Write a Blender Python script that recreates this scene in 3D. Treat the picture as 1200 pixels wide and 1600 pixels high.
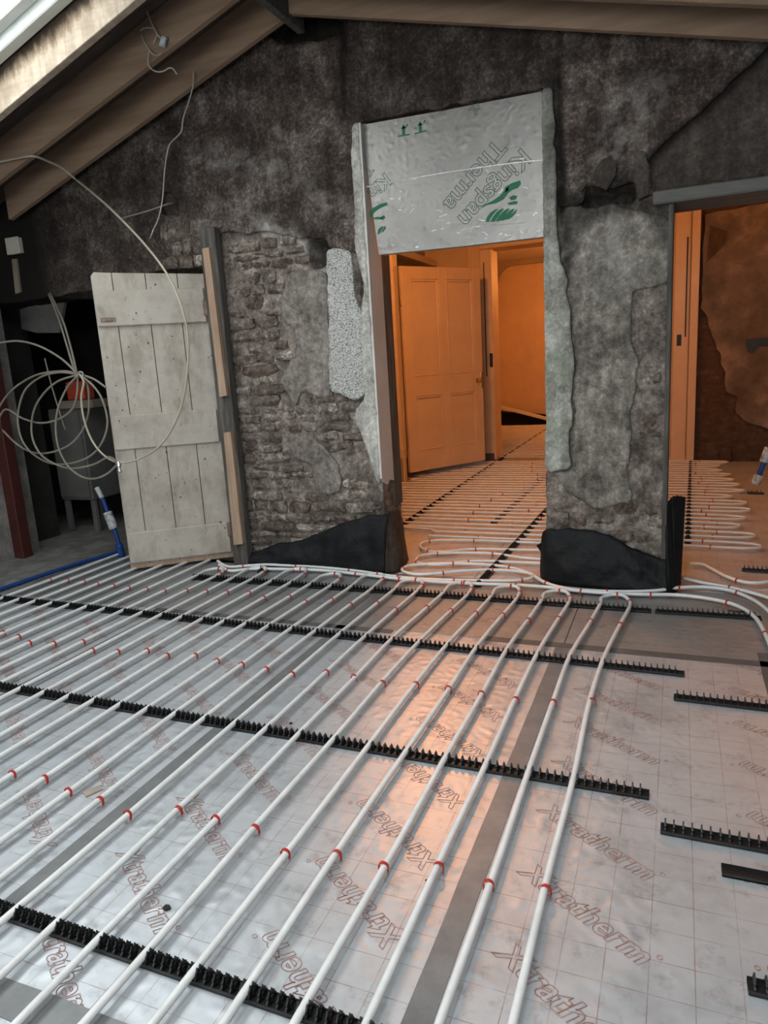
import bpy, bmesh, math, random
import numpy as np
from mathutils import Vector, Matrix, noise as mnoise

random.seed(7)
for o in list(bpy.data.objects):
    bpy.data.objects.remove(o)
scene = bpy.context.scene
COL = scene.collection
PI = math.pi

# ---------------------------------------------------------------- camera
cam = bpy.data.cameras.new('camera')
cam.sensor_width = 36.0
cam.lens = 1110.588 / 1600 * 36.0
cam.clip_start = 0.05
camo = bpy.data.objects.new('camera', cam)
COL.objects.link(camo)
cr, cu, cf = Vector((0.924756, 0.375859, -0.05963)), Vector((-0.024066, 0.214136, 0.976507)), Vector((-0.379798, 0.901596, -0.207069))
camo.matrix_world = Matrix(((cr.x, cu.x, -cf.x, 0), (cr.y, cu.y, -cf.y, 0), (cr.z, cu.z, -cf.z, 1.43), (0, 0, 0, 1)))
scene.camera = camo

# ---------------------------------------------------------------- light and exposure
SKY = 9.4
HALL_W = 138.0
world = bpy.data.worlds.new('overcast_sky')
scene.world = world
world.use_nodes = True
wb = world.node_tree.nodes['Background']
wb.inputs['Color'].default_value = (0.99, 0.987, 0.978, 1)
wb.inputs['Strength'].default_value = SKY
vs = scene.view_settings
vs.view_transform = 'Standard'
vs.look = 'None'
vs.gamma = 1.0
vs.use_curve_mapping = False
vs.exposure = 0.0
scene.cycles.use_denoising = True
scene.cycles.max_bounces = 8
scene.cycles.diffuse_bounces = 5
scene.cycles.caustics_reflective = False
scene.cycles.sample_clamp_indirect = 6.0


def portal(name, loc, rot, sx, sy):
    l = bpy.data.lights.new(name, 'AREA')
    l.shape = 'RECTANGLE'
    l.size, l.size_y = sx, sy
    l.cycles.is_portal = True
    o = bpy.data.objects.new(name, l)
    o.location, o.rotation_euler = loc, rot
    COL.objects.link(o)


def lamp(name, loc, watts, color, radius):
    l = bpy.data.lights.new(name, 'POINT')
    l.energy, l.color, l.shadow_soft_size = watts, color, radius
    o = bpy.data.objects.new(name, l)
    o.location = loc
    COL.objects.link(o)


WARM = (1.0, 0.335, 0.075)
lamp('hall_lamp', (-2.15, 5.9, 3.0), HALL_W, WARM, 0.15)
lamp('hall_side_lamp', (1.5, 7.6, 2.7), 30.0, WARM, 0.10)
lamp('far_room_lamp', (-0.9, 12.2, 2.7), 105.0, WARM, 0.10)

ZL = lambda x: 3.435 + 0.336 * (x + 2.331)      # underside of the left rafters
ZR = lambda x: 3.392 - 0.258 * (x + 1.883)      # underside of the right rafters
AL, AR = math.atan(0.336), math.atan(0.258)
SKYL = (-4.05, -2.72)                            # skylight openings on the left slope
SKYY = ((1.9, 3.33), (-0.6, 1.1))
SKYR, SKYRY = (-1.5, 0.3), (-0.3, 1.95)  # unseen right-slope skylight, lengthened to brighten the doorway reveal
BWIN = (-3.4, 1.4, 0.85, 2.25)                   # window in the wall behind the camera
for (y0, y1) in SKYY:
    xm = sum(SKYL) / 2
    portal('skylight_portal', (xm, (y0 + y1) / 2, ZL(xm) + 0.40), (0, -AL, 0), (SKYL[1] - SKYL[0]) / math.cos(AL), y1 - y0)
xm = sum(SKYR) / 2
portal('skylight_portal', (xm, sum(SKYRY) / 2, ZR(xm) + 0.40), (0, AR, 0), (SKYR[1] - SKYR[0]) / math.cos(AR), SKYRY[1] - SKYRY[0])
portal('window_portal', ((BWIN[0] + BWIN[1]) / 2, -2.75, (BWIN[2] + BWIN[3]) / 2), (PI / 2, 0, 0), BWIN[1] - BWIN[0], BWIN[3] - BWIN[2])


# ---------------------------------------------------------------- materials
def newmat(name):
    m = bpy.data.materials.new(name)
    m.use_nodes = True
    nt = m.node_tree
    return m, nt, nt.nodes['Principled BSDF']


def ramp(nt, c, stops):
    r = nt.nodes.new('ShaderNodeValToRGB')
    e = r.color_ramp.elements
    e[0].position, e[0].color = stops[0][0], (*stops[0][1], 1)
    e[1].position, e[1].color = stops[-1][0], (*stops[-1][1], 1)
    for p, col in stops[1:-1]:
        k = e.new(p)
        k.color = (*col, 1)
    nt.links.new(c, r.inputs[0])
    return r.outputs[0]


def tex(nt, scale, detail=4, rough=0.6, kind='noise', stretch=None, coord='Object'):
    if coord == 'Position':
        src = nt.nodes.new('ShaderNodeNewGeometry').outputs['Position']
    else:
        src = nt.nodes.new('ShaderNodeTexCoord').outputs[coord]
    if stretch:
        mp = nt.nodes.new('ShaderNodeMapping')
        mp.inputs['Scale'].default_value = stretch
        nt.links.new(src, mp.inputs[0])
        src = mp.outputs[0]
    if kind == 'noise':
        n = nt.nodes.new('ShaderNodeTexNoise')
        n.inputs['Detail'].default_value = detail
        n.inputs['Roughness'].default_value = rough
        out = n.outputs['Fac']
    else:
        n = nt.nodes.new('ShaderNodeTexVoronoi')
        out = n.outputs['Distance']
    n.inputs['Scale'].default_value = scale
    nt.links.new(src, n.inputs['Vector'])
    return out


def mix(nt, fac, a, b, mode='MIX'):
    m = nt.nodes.new('ShaderNodeMix')
    m.data_type = 'RGBA'
    m.blend_type = mode
    for sock, v in ((m.inputs[0], fac), (m.inputs[6], a), (m.inputs[7], b)):
        if isinstance(v, (int, float)):
            sock.default_value = v
        elif isinstance(v, tuple):
            sock.default_value = (*v, 1)
        else:
            nt.links.new(v, sock)
    return m.outputs[2]


def bump(nt, bsdf, h, strength, dist=0.01):
    b = nt.nodes.new('ShaderNodeBump')
    b.inputs['Strength'].default_value = strength
    b.inputs['Distance'].default_value = dist
    nt.links.new(h, b.inputs['Height'])
    nt.links.new(b.outputs[0], bsdf.inputs['Normal'])


def noisy(name, stops, scale=6.0, rough=0.85, bscale=60.0, bstr=0.3, bdist=0.006, metallic=0.0, stretch=None, detail=6, spec=0.3):
    m, nt, p = newmat(name)
    nt.links.new(ramp(nt, tex(nt, scale, detail, 0.65, stretch=stretch), stops), p.inputs['Base Color'])
    p.inputs['Roughness'].default_value = rough
    p.inputs['Metallic'].default_value = metallic
    p.inputs['Specular IOR Level'].default_value = spec
    if bstr:
        bump(nt, p, tex(nt, bscale, 5, 0.7, stretch=stretch), bstr, bdist)
    return m


def wallmat(name, dark, mid, light, scale=3.0, bstr=0.6, bscale=45.0, flk=0.35, coord='Object'):
    """old render: mottled tones, plus limewash, soot and algae masks, painted groove and hole shade included, stored on the vertices"""
    m, nt, p = newmat(name)
    big = ramp(nt, tex(nt, scale, 8, 0.72, coord=coord), [(0.36, dark), (0.5, mid), (0.66, light)])
    fine = ramp(nt, tex(nt, 24, 6, 0.75, coord=coord), [(0.32, (0.62, 0.62, 0.62)), (0.68, (1.3, 1.29, 1.27))])
    c = mix(nt, 1.0, big, fine, 'MULTIPLY')
    drip = ramp(nt, tex(nt, 5, 5, 0.6, stretch=(3.0, 1, 0.35), coord=coord), [(0.35, (0.75, 0.73, 0.72)), (0.65, (1.15, 1.14, 1.12))])
    c = mix(nt, 1.0, c, drip, 'MULTIPLY')
    fleck = ramp(nt, tex(nt, 48, 6, 0.8, coord=coord), [(0.40, (0.72, 0.72, 0.72)), (0.52, (1.0, 1.0, 1.0)), (0.61, (1.7, 1.65, 1.6)), (0.72, (2.5, 2.4, 2.3))])
    c = mix(nt, flk, c, mix(nt, 1.0, c, fleck, 'MULTIPLY'))
    at = nt.nodes.new('ShaderNodeAttribute')
    at.attribute_name = 'stain_shade'
    sep = nt.nodes.new('ShaderNodeSeparateColor')
    nt.links.new(at.outputs['Color'], sep.inputs[0])
    c = mix(nt, sep.outputs[0], c, mix(nt, 1.0, (0.47, 0.45, 0.43), fine, 'MULTIPLY'))
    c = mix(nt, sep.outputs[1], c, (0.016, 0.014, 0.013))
    c = mix(nt, sep.outputs[2], c, mix(nt, 1.0, (0.27, 0.30, 0.24), fine, 'MULTIPLY'))
    nt.links.new(c, p.inputs['Base Color'])
    p.inputs['Roughness'].default_value = 0.93
    p.inputs['Specular IOR Level'].default_value = 0.15
    h = tex(nt, bscale, 7, 0.75, coord=coord)
    bump(nt, p, h, bstr, 0.012)
    return m


M = {}
M['mortar'] = wallmat('lime_mortar', (0.14, 0.116, 0.103), (0.26, 0.222, 0.20), (0.45, 0.40, 0.368), 9.0, 0.9, 38)
M['render'] = wallmat('old_dark_render', (0.048, 0.036, 0.032), (0.094, 0.075, 0.068), (0.225, 0.193, 0.178), 4.5, 0.7, 45, 0.9)
M['smooth'] = wallmat('smooth_brown_render', (0.055, 0.046, 0.041), (0.080, 0.068, 0.062), (0.125, 0.110, 0.10), 2.2, 0.35, 45, 0.25)
M['plaster'] = wallmat('grey_plaster', (0.17, 0.15, 0.137), (0.245, 0.22, 0.204), (0.32, 0.293, 0.275), 3.0, 0.3, 30, 0.15)
M['pillar'] = wallmat('mottled_grey_plaster', (0.105, 0.095, 0.086), (0.245, 0.226, 0.207), (0.46, 0.425, 0.392), 4.0, 0.5, 40, 0.3)
M['jamb'] = wallmat('pale_jamb_plaster', (0.40, 0.39, 0.37), (0.55, 0.54, 0.515), (0.63, 0.62, 0.60), 3.0, 0.15, 30, 0.05)
M['jamb_old'] = wallmat('greenish_jamb_plaster', (0.24, 0.24, 0.21), (0.38, 0.385, 0.355), (0.50, 0.515, 0.49), 5.0, 0.4, 40, 0.15)

m, nt, p = newmat('white_roughcast')
vor = tex(nt, 95, kind='voronoi')
vc = ramp(nt, tex(nt, 120, 3, 0.7), [(0.38, (0.16, 0.15, 0.14)), (0.50, (0.66, 0.65, 0.63)), (0.7, (0.74, 0.73, 0.71))])
nt.links.new(vc, p.inputs['Base Color'])
p.inputs['Roughness'].default_value = 0.9
bump(nt, p, vor, 0.9, 0.012)
M['roughcast'] = m

M['stone'] = wallmat('rubble_stone', (0.10, 0.078, 0.068), (0.185, 0.152, 0.136), (0.33, 0.285, 0.26), 13.0, 0.9, 42, 0.5, 'Position')
M['stone_pale'] = wallmat('limewashed_stone', (0.15, 0.122, 0.108), (0.26, 0.222, 0.20), (0.44, 0.395, 0.365), 12.0, 0.9, 42, 0.5, 'Position')
M['stone_dark'] = wallmat('brown_stone', (0.075, 0.055, 0.047), (0.14, 0.108, 0.094), (0.25, 0.205, 0.185), 13.0, 0.9, 42, 0.5, 'Position')
M['brick'] = noisy('hall_brick', [(0.3, (0.045, 0.030, 0.024)), (0.55, (0.085, 0.060, 0.048)), (0.75, (0.15, 0.11, 0.09))], 9, 0.9, 50, 0.5)
M['brick_plaster'] = noisy('peeled_hall_plaster', [(0.34, (0.10, 0.085, 0.075)), (0.5, (0.16, 0.135, 0.12)), (0.68, (0.30, 0.25, 0.22))], 2.6, 0.85, 30, 0.3)
M['darkwall'] = noisy('near_black_wall', [(0.3, (0.02, 0.018, 0.018)), (0.7, (0.05, 0.045, 0.043))], 3, 0.95, 30, 0.4)  # near-black walls of the room behind the plank door
M['dark_patch'] = noisy('sooty_plaster_panel', [(0.3, (0.12, 0.11, 0.11)), (0.7, (0.22, 0.205, 0.20))], 3, 0.95, 30, 0.3)
M['deck'] = noisy('roof_boarding', [(0.3, (0.055, 0.040, 0.032)), (0.7, (0.12, 0.09, 0.075))], 3, 0.9, 30, 0.3, stretch=(1, 8, 1))
M['roomwall'] = noisy('room_wall_render', [(0.3, (0.16, 0.15, 0.14)), (0.7, (0.30, 0.28, 0.265))], 3, 0.95, 30, 0.4)
M['concrete'] = noisy('rough_concrete', [(0.3, (0.14, 0.13, 0.125)), (0.5, (0.22, 0.21, 0.20)), (0.7, (0.34, 0.325, 0.31))], 5, 0.9, 30, 0.7, 0.02)
M['rafter'] = noisy('sawn_pine', [(0.3, (0.235, 0.150, 0.100)), (0.55, (0.31, 0.210, 0.145)), (0.75, (0.38, 0.27, 0.195))], 3, 0.75, 40, 0.15, stretch=(0.5, 6, 6))
m, nt, p = newmat('weathered_pine')
c = ramp(nt, tex(nt, 4, 6, 0.7, stretch=(0.6, 4, 4)), [(0.3, (0.42, 0.33, 0.245)), (0.6, (0.58, 0.48, 0.38))])
grime = ramp(nt, tex(nt, 7, 6, 0.7, stretch=(2.2, 1, 0.6)), [(0.42, (0.55, 0.52, 0.50)), (0.58, (1, 1, 1))])
tc = nt.nodes.new('ShaderNodeTexCoord')
sp = nt.nodes.new('ShaderNodeSeparateXYZ')
nt.links.new(tc.outputs['Object'], sp.inputs[0])
ma = nt.nodes.new('ShaderNodeMath'); ma.operation = 'MULTIPLY_ADD'
nt.links.new(sp.outputs[0], ma.inputs[0]); ma.inputs[1].default_value = -0.336
nt.links.new(sp.outputs[2], ma.inputs[2])
mb_ = nt.nodes.new('ShaderNodeMath'); mb_.operation = 'MULTIPLY_ADD'
nt.links.new(tex(nt, 9, 5, 0.7, stretch=(2.5, 1, 0.7)), mb_.inputs[0]); mb_.inputs[1].default_value = 0.20
nt.links.new(ma.outputs[0], mb_.inputs[2])
mould = ramp(nt, mb_.outputs[0], [(0.20, (1, 1, 1)), (0.245, (0.60, 0.53, 0.46)), (0.285, (0.15, 0.13, 0.115))])
nt.links.new(mix(nt, 1.0, mix(nt, 0.55, c, grime, 'MULTIPLY'), mould, 'MULTIPLY'), p.inputs['Base Color'])
p.inputs['Roughness'].default_value = 0.75
M['trimmer'] = m
M['lintel'] = noisy('grey_painted_lintel', [(0.3, (0.11, 0.108, 0.10)), (0.7, (0.19, 0.186, 0.175))], 5, 0.8, 40, 0.4, stretch=(0.5, 3, 3))
M['oldpost'] = noisy('dark_old_timber', [(0.3, (0.055, 0.050, 0.046)), (0.5, (0.095, 0.087, 0.08)), (0.72, (0.19, 0.175, 0.16))], 6, 0.85, 40, 0.5, stretch=(6, 6, 0.5))
M['batten'] = noisy('planed_pine_batten', [(0.3, (0.34, 0.22, 0.15)), (0.7, (0.50, 0.36, 0.26))], 5, 0.75, 40, 0.2, stretch=(6, 6, 0.6))
M['redpost'] = noisy('dark_red_paint', [(0.3, (0.05, 0.013, 0.011)), (0.7, (0.085, 0.022, 0.018))], 5, 0.6, 40, 0.2)
M['velux'] = noisy('pale_grey_paint', [(0.3, (0.58, 0.63, 0.61)), (0.7, (0.68, 0.72, 0.70))], 5, 0.45, 40, 0.05)
M['whitewood'] = noisy('white_painted_wood', [(0.3, (0.74, 0.73, 0.70)), (0.7, (0.80, 0.79, 0.76))], 4, 0.5, 40, 0.05)
M['hallwood'] = noisy('lamp_warm_joinery', [(0.3, (0.62, 0.48, 0.34)), (0.7, (0.72, 0.58, 0.42))], 4, 0.5, 40, 0.05)  # white joinery with the lamp's orange painted into its colour
M['reveal'] = noisy('dull_white_reveal', [(0.3, (0.60, 0.58, 0.55)), (0.7, (0.72, 0.70, 0.67))], 3, 0.8, 30, 0.15)
M['hallwall'] = noisy('lamp_warm_wall_paint', [(0.3, (0.58, 0.45, 0.31)), (0.7, (0.70, 0.56, 0.40))], 2, 0.7, 20, 0.1)  # lamp's orange painted into the wall colour as well
M['hallbrown'] = noisy('brown_hall_plaster', [(0.3, (0.28, 0.24, 0.20)), (0.7, (0.38, 0.33, 0.28))], 2, 0.8, 20, 0.1)
M['hallceil'] = noisy('hall_ceiling_paint', [(0.3, (0.55, 0.53, 0.50)), (0.7, (0.62, 0.60, 0.57))], 2, 0.8, 20, 0.1)
M['doorpaint'] = noisy('lamp_warm_door_paint', [(0.3, (0.60, 0.46, 0.32)), (0.7, (0.70, 0.55, 0.40))], 3, 0.42, 30, 0.05)  # lamp's orange mixed into the door paint, so daylight leaves no white
M['brass'] = noisy('aged_brass', [(0.3, (0.55, 0.38, 0.15)), (0.7, (0.70, 0.52, 0.24))], 9, 0.3, 30, 0.0, metallic=1.0)
M['black'] = noisy('black_plastic', [(0.3, (0.010, 0.010, 0.011)), (0.7, (0.016, 0.016, 0.017))], 20, 0.42, 60, 0.1, spec=0.4)
M['membrane'] = noisy('black_membrane', [(0.35, (0.006, 0.006, 0.007)), (0.6, (0.010, 0.010, 0.012)), (0.8, (0.024, 0.023, 0.024))], 7, 0.6, 14, 0.35, 0.03, spec=0.25)
M['membrane_dirty'] = noisy('dusty_membrane', [(0.35, (0.03, 0.024, 0.02)), (0.6, (0.07, 0.052, 0.042)), (0.8, (0.13, 0.10, 0.085))], 9, 0.7, 14, 0.35, 0.03)
M['pipe'] = noisy('white_pipe_plastic', [(0.35, (0.70, 0.71, 0.72)), (0.6, (0.80, 0.81, 0.82)), (0.75, (0.83, 0.83, 0.83))], 12, 0.38, 30, 0.0, spec=0.5)
M['beige_pipe'] = noisy('beige_pipe_plastic', [(0.35, (0.40, 0.36, 0.28)), (0.7, (0.52, 0.47, 0.37))], 6, 0.45, 30, 0.0, spec=0.4)
M['coil_pipe'] = noisy('shaded_beige_pipe', [(0.35, (0.19, 0.17, 0.14)), (0.7, (0.29, 0.26, 0.22))], 6, 0.5, 30, 0.0)  # same beige pipe, darkened for the coils hanging in shade
M['cable'] = noisy('dusty_grey_cable', [(0.35, (0.36, 0.34, 0.31)), (0.7, (0.50, 0.48, 0.44))], 12, 0.6, 30, 0.0)
M['red'] = noisy('red_clip_plastic', [(0.3, (0.42, 0.032, 0.028)), (0.7, (0.52, 0.05, 0.04))], 9, 0.4, 30, 0.0)
M['tape'] = noisy('grey_foil_tape', [(0.3, (0.17, 0.175, 0.18)), (0.7, (0.25, 0.255, 0.26))], 9, 0.42, 40, 0.15, 0.002, metallic=0.25)
M['tape_dark'] = noisy('dark_joint_tape', [(0.3, (0.10, 0.10, 0.10)), (0.7, (0.17, 0.17, 0.168))], 9, 0.5, 40, 0.15, 0.002, metallic=0.2)
M['print'] = noisy('faded_red_ink', [(0.35, (0.36, 0.17, 0.145)), (0.65, (0.50, 0.31, 0.28))], 7, 0.6, 30, 0.0)
M['green'] = noisy('green_ink', [(0.3, (0.012, 0.13, 0.062)), (0.7, (0.022, 0.18, 0.09))], 9, 0.5, 30, 0.0)
M['green_pale'] = noisy('thin_green_ink', [(0.3, (0.07, 0.16, 0.11)), (0.7, (0.13, 0.23, 0.17))], 9, 0.5, 30, 0.0)
M['foam'] = noisy('insulation_foam', [(0.3, (0.42, 0.37, 0.27)), (0.7, (0.52, 0.46, 0.35))], 9, 0.9, 60, 0.2)
M['blue'] = noisy('blue_pipe_plastic', [(0.3, (0.012, 0.045, 0.20)), (0.7, (0.02, 0.075, 0.30))], 9, 0.4, 30, 0.0)
M['lagging'] = noisy('scuffed_white_lagging', [(0.36, (0.16, 0.17, 0.19)), (0.5, (0.52, 0.54, 0.56)), (0.7, (0.66, 0.68, 0.70))], 24, 0.7, 40, 0.4)
M['steel'] = noisy('zinc_steel', [(0.3, (0.35, 0.36, 0.36)), (0.7, (0.6, 0.61, 0.61))], 12, 0.35, 30, 0.0, metallic=0.9)
M['rust'] = noisy('rusty_steel', [(0.3, (0.13, 0.08, 0.06)), (0.7, (0.35, 0.27, 0.22))], 20, 0.6, 40, 0.3, metallic=0.4)
M['whitebox'] = noisy('yellowed_white_plastic', [(0.3, (0.50, 0.47, 0.40)), (0.7, (0.58, 0.55, 0.47))], 6, 0.5, 30, 0.0)
M['redcrate'] = noisy('orange_red_plastic', [(0.3, (0.42, 0.05, 0.025)), (0.7, (0.52, 0.08, 0.04))], 6, 0.5, 30, 0.0)
M['shelf'] = noisy('dusty_shelf_wood', [(0.3, (0.20, 0.165, 0.13)), (0.7, (0.30, 0.25, 0.20))], 6, 0.8, 30, 0.2)
M['cabinet'] = noisy('dull_grey_cabinet', [(0.3, (0.10, 0.10, 0.095)), (0.7, (0.17, 0.17, 0.16))], 4, 0.7, 30, 0.1)
M['card'] = noisy('brown_card', [(0.3, (0.30, 0.24, 0.20)), (0.7, (0.42, 0.35, 0.29))], 9, 0.9, 30, 0.1)

# painted plank door: warm white with grime and chips
m, nt, p = newmat('grimy_cream_paint')
c = ramp(nt, tex(nt, 3.2, 6, 0.65), [(0.32, (0.37, 0.325, 0.28)), (0.5, (0.49, 0.44, 0.388)), (0.7, (0.56, 0.51, 0.455))])
chips = ramp(nt, tex(nt, 34, 3, 0.55), [(0.695, (1, 1, 1)), (0.72, (0.22, 0.17, 0.14))])
smear = ramp(nt, tex(nt, 7, 5, 0.7, stretch=(1, 1, 0.4)), [(0.33, (0.72, 0.68, 0.64)), (0.52, (1, 1, 1))])
c = mix(nt, 1.0, mix(nt, 1.0, c, chips, 'MULTIPLY'), smear, 'MULTIPLY')
nt.links.new(c, p.inputs['Base Color'])
p.inputs['Roughness'].default_value = 0.62
bump(nt, p, tex(nt, 26, 5, 0.6), 0.15, 0.004)
M['creampaint'] = m


def foil(name, grid, tint=(0.60, 0.632, 0.675), metallic=0.52, r0=0.35, r1=0.52, crease=0.8, csc=18, cd=0.005):
    """crinkled aluminium facing with (optionally) a printed 100 mm grid"""
    m, nt, p = newmat(name)
    c = ramp(nt, tex(nt, 3.0, 6, 0.7), [(0.3, tuple(v * 0.80 for v in tint)), (0.5, tint), (0.72, tuple(min(1, v * 1.10) for v in tint))])
    dirt = ramp(nt, tex(nt, 11, 7, 0.75), [(0.30, (0.60, 0.585, 0.57)), (0.46, (1, 1, 1))])
    c = mix(nt, 0.8, c, dirt, 'MULTIPLY')
    if grid:
        tc = nt.nodes.new('ShaderNodeTexCoord')
        sp = nt.nodes.new('ShaderNodeSeparateXYZ')
        nt.links.new(tc.outputs['Object'], sp.inputs[0])
        lines = []
        for ax, off in ((0, grid[0]), (1, grid[1])):
            a = nt.nodes.new('ShaderNodeMath'); a.operation = 'SUBTRACT'
            nt.links.new(sp.outputs[ax], a.inputs[0]); a.inputs[1].default_value = off
            b = nt.nodes.new('ShaderNodeMath'); b.operation = 'PINGPONG'
            nt.links.new(a.outputs[0], b.inputs[0]); b.inputs[1].default_value = 0.05
            d = nt.nodes.new('ShaderNodeMath'); d.operation = 'LESS_THAN'
            nt.links.new(b.outputs[0], d.inputs[0]); d.inputs[1].default_value = 0.0011
            lines.append(d)
        mx = nt.nodes.new('ShaderNodeMath'); mx.operation = 'MAXIMUM'
        nt.links.new(lines[0].outputs[0], mx.inputs[0]); nt.links.new(lines[1].outputs[0], mx.inputs[1])
        wear = ramp(nt, tex(nt, 9, 4, 0.7), [(0.38, (0.15, 0.15, 0.15)), (0.6, (0.75, 0.75, 0.75))])
        f = nt.nodes.new('ShaderNodeMath'); f.operation = 'MULTIPLY'
        nt.links.new(mx.outputs[0], f.inputs[0]); nt.links.new(wear, f.inputs[1])
        c = mix(nt, f.outputs[0], c, (0.30, 0.17, 0.15))
    nt.links.new(c, p.inputs['Base Color'])
    p.inputs['Metallic'].default_value = metallic
    rr = nt.nodes.new('ShaderNodeMapRange')
    rr.inputs[3].default_value, rr.inputs[4].default_value = r0, r1
    nt.links.new(tex(nt, 6, 5, 0.7), rr.inputs[0])
    nt.links.new(rr.outputs[0], p.inputs['Roughness'])
    # long shallow wrinkles and sharp small creases
    cr_ = nt.nodes.new('ShaderNodeTexNoise')
    cr_.noise_type = 'RIDGED_MULTIFRACTAL'
    cr_.inputs['Scale'].default_value = csc
    cr_.inputs['Detail'].default_value = 3
    tc2 = nt.nodes.new('ShaderNodeTexCoord')
    nt.links.new(tc2.outputs['Object'], cr_.inputs['Vector'])
    b1 = nt.nodes.new('ShaderNodeBump'); b1.inputs['Strength'].default_value = crease; b1.inputs['Distance'].default_value = cd
    nt.links.new(cr_.outputs['Fac'], b1.inputs['Height'])
    b2 = nt.nodes.new('ShaderNodeBump'); b2.inputs['Strength'].default_value = 0.14; b2.inputs['Distance'].default_value = 0.012
    nt.links.new(tex(nt, 5, 3, 0.5), b2.inputs['Height'])
    nt.links.new(b1.outputs[0], b2.inputs['Normal'])
    nt.links.new(b2.outputs[0], p.inputs['Normal'])
    return m


M['foil'] = foil('printed_foil', (-0.033, 0.038))
M['foil_plain'] = foil('dull_shaded_foil', None, (0.36, 0.368, 0.376), 0.5, 0.38, 0.56)  # unprinted foil, also darkened for the light falling off with distance
M['foil_board'] = foil('crinkled_foil', None, (0.32, 0.305, 0.295), 0.72, 0.30, 0.44, 0.8, 22, 0.0035)
M['foil_glint'] = noisy('foil_crease_glint', [(0.4, (0.6, 0.6, 0.6)), (0.6, (0.9, 0.9, 0.9))], 30, 0.3, 60, 0.4, metallic=0.6)  # glints along the creases painted as a brighter foil

m, nt, p = newmat('skylight_glass')
for n_ in list(nt.nodes):
    if n_.type == 'BSDF_PRINCIPLED':
        nt.nodes.remove(n_)
tr, gl, mx = nt.nodes.new('ShaderNodeBsdfTransparent'), nt.nodes.new('ShaderNodeBsdfGlossy'), nt.nodes.new('ShaderNodeMixShader')
tr.inputs[0].default_value = (0.93, 0.96, 0.96, 1)
gl.inputs['Roughness'].default_value = 0.03
mx.inputs[0].default_value = 0.08
nt.links.new(tr.outputs[0], mx.inputs[1]); nt.links.new(gl.outputs[0], mx.inputs[2])
nt.links.new(mx.outputs[0], nt.nodes['Material Output'].inputs[0])
M['glass'] = m


# ---------------------------------------------------------------- mesh helpers
def obj(name, me, m, parent=None):
    o = bpy.data.objects.new(name, me)
    COL.objects.link(o)
    if m is not None:
        me.materials.clear()
        me.materials.append(M[m])
    if parent is not None:
        o.parent = parent
    return o


def mesh(name, V, F, smooth=False):
    me = bpy.data.meshes.new(name)
    me.from_pydata([tuple(map(float, v)) for v in V], [], [tuple(map(int, f)) for f in F])
    me.update()
    if smooth:
        me.polygons.foreach_set('use_smooth', [True] * len(me.polygons))
    return me


def tag(o, label, cat, group=None, kind=None):
    o['label'], o['category'] = label, cat
    if group:
        o['group'] = group
    if kind:
        o['kind'] = kind
    return o


def struct(o):
    o['kind'] = 'structure'
    return o


def empty(name, loc=(0, 0, 0), rot=(0, 0, 0), parent=None):
    o = bpy.data.objects.new(name, None)
    o.empty_display_size = 0.1
    COL.objects.link(o)
    o.location, o.rotation_euler = loc, rot
    if parent is not None:
        o.parent = parent
    return o


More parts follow.
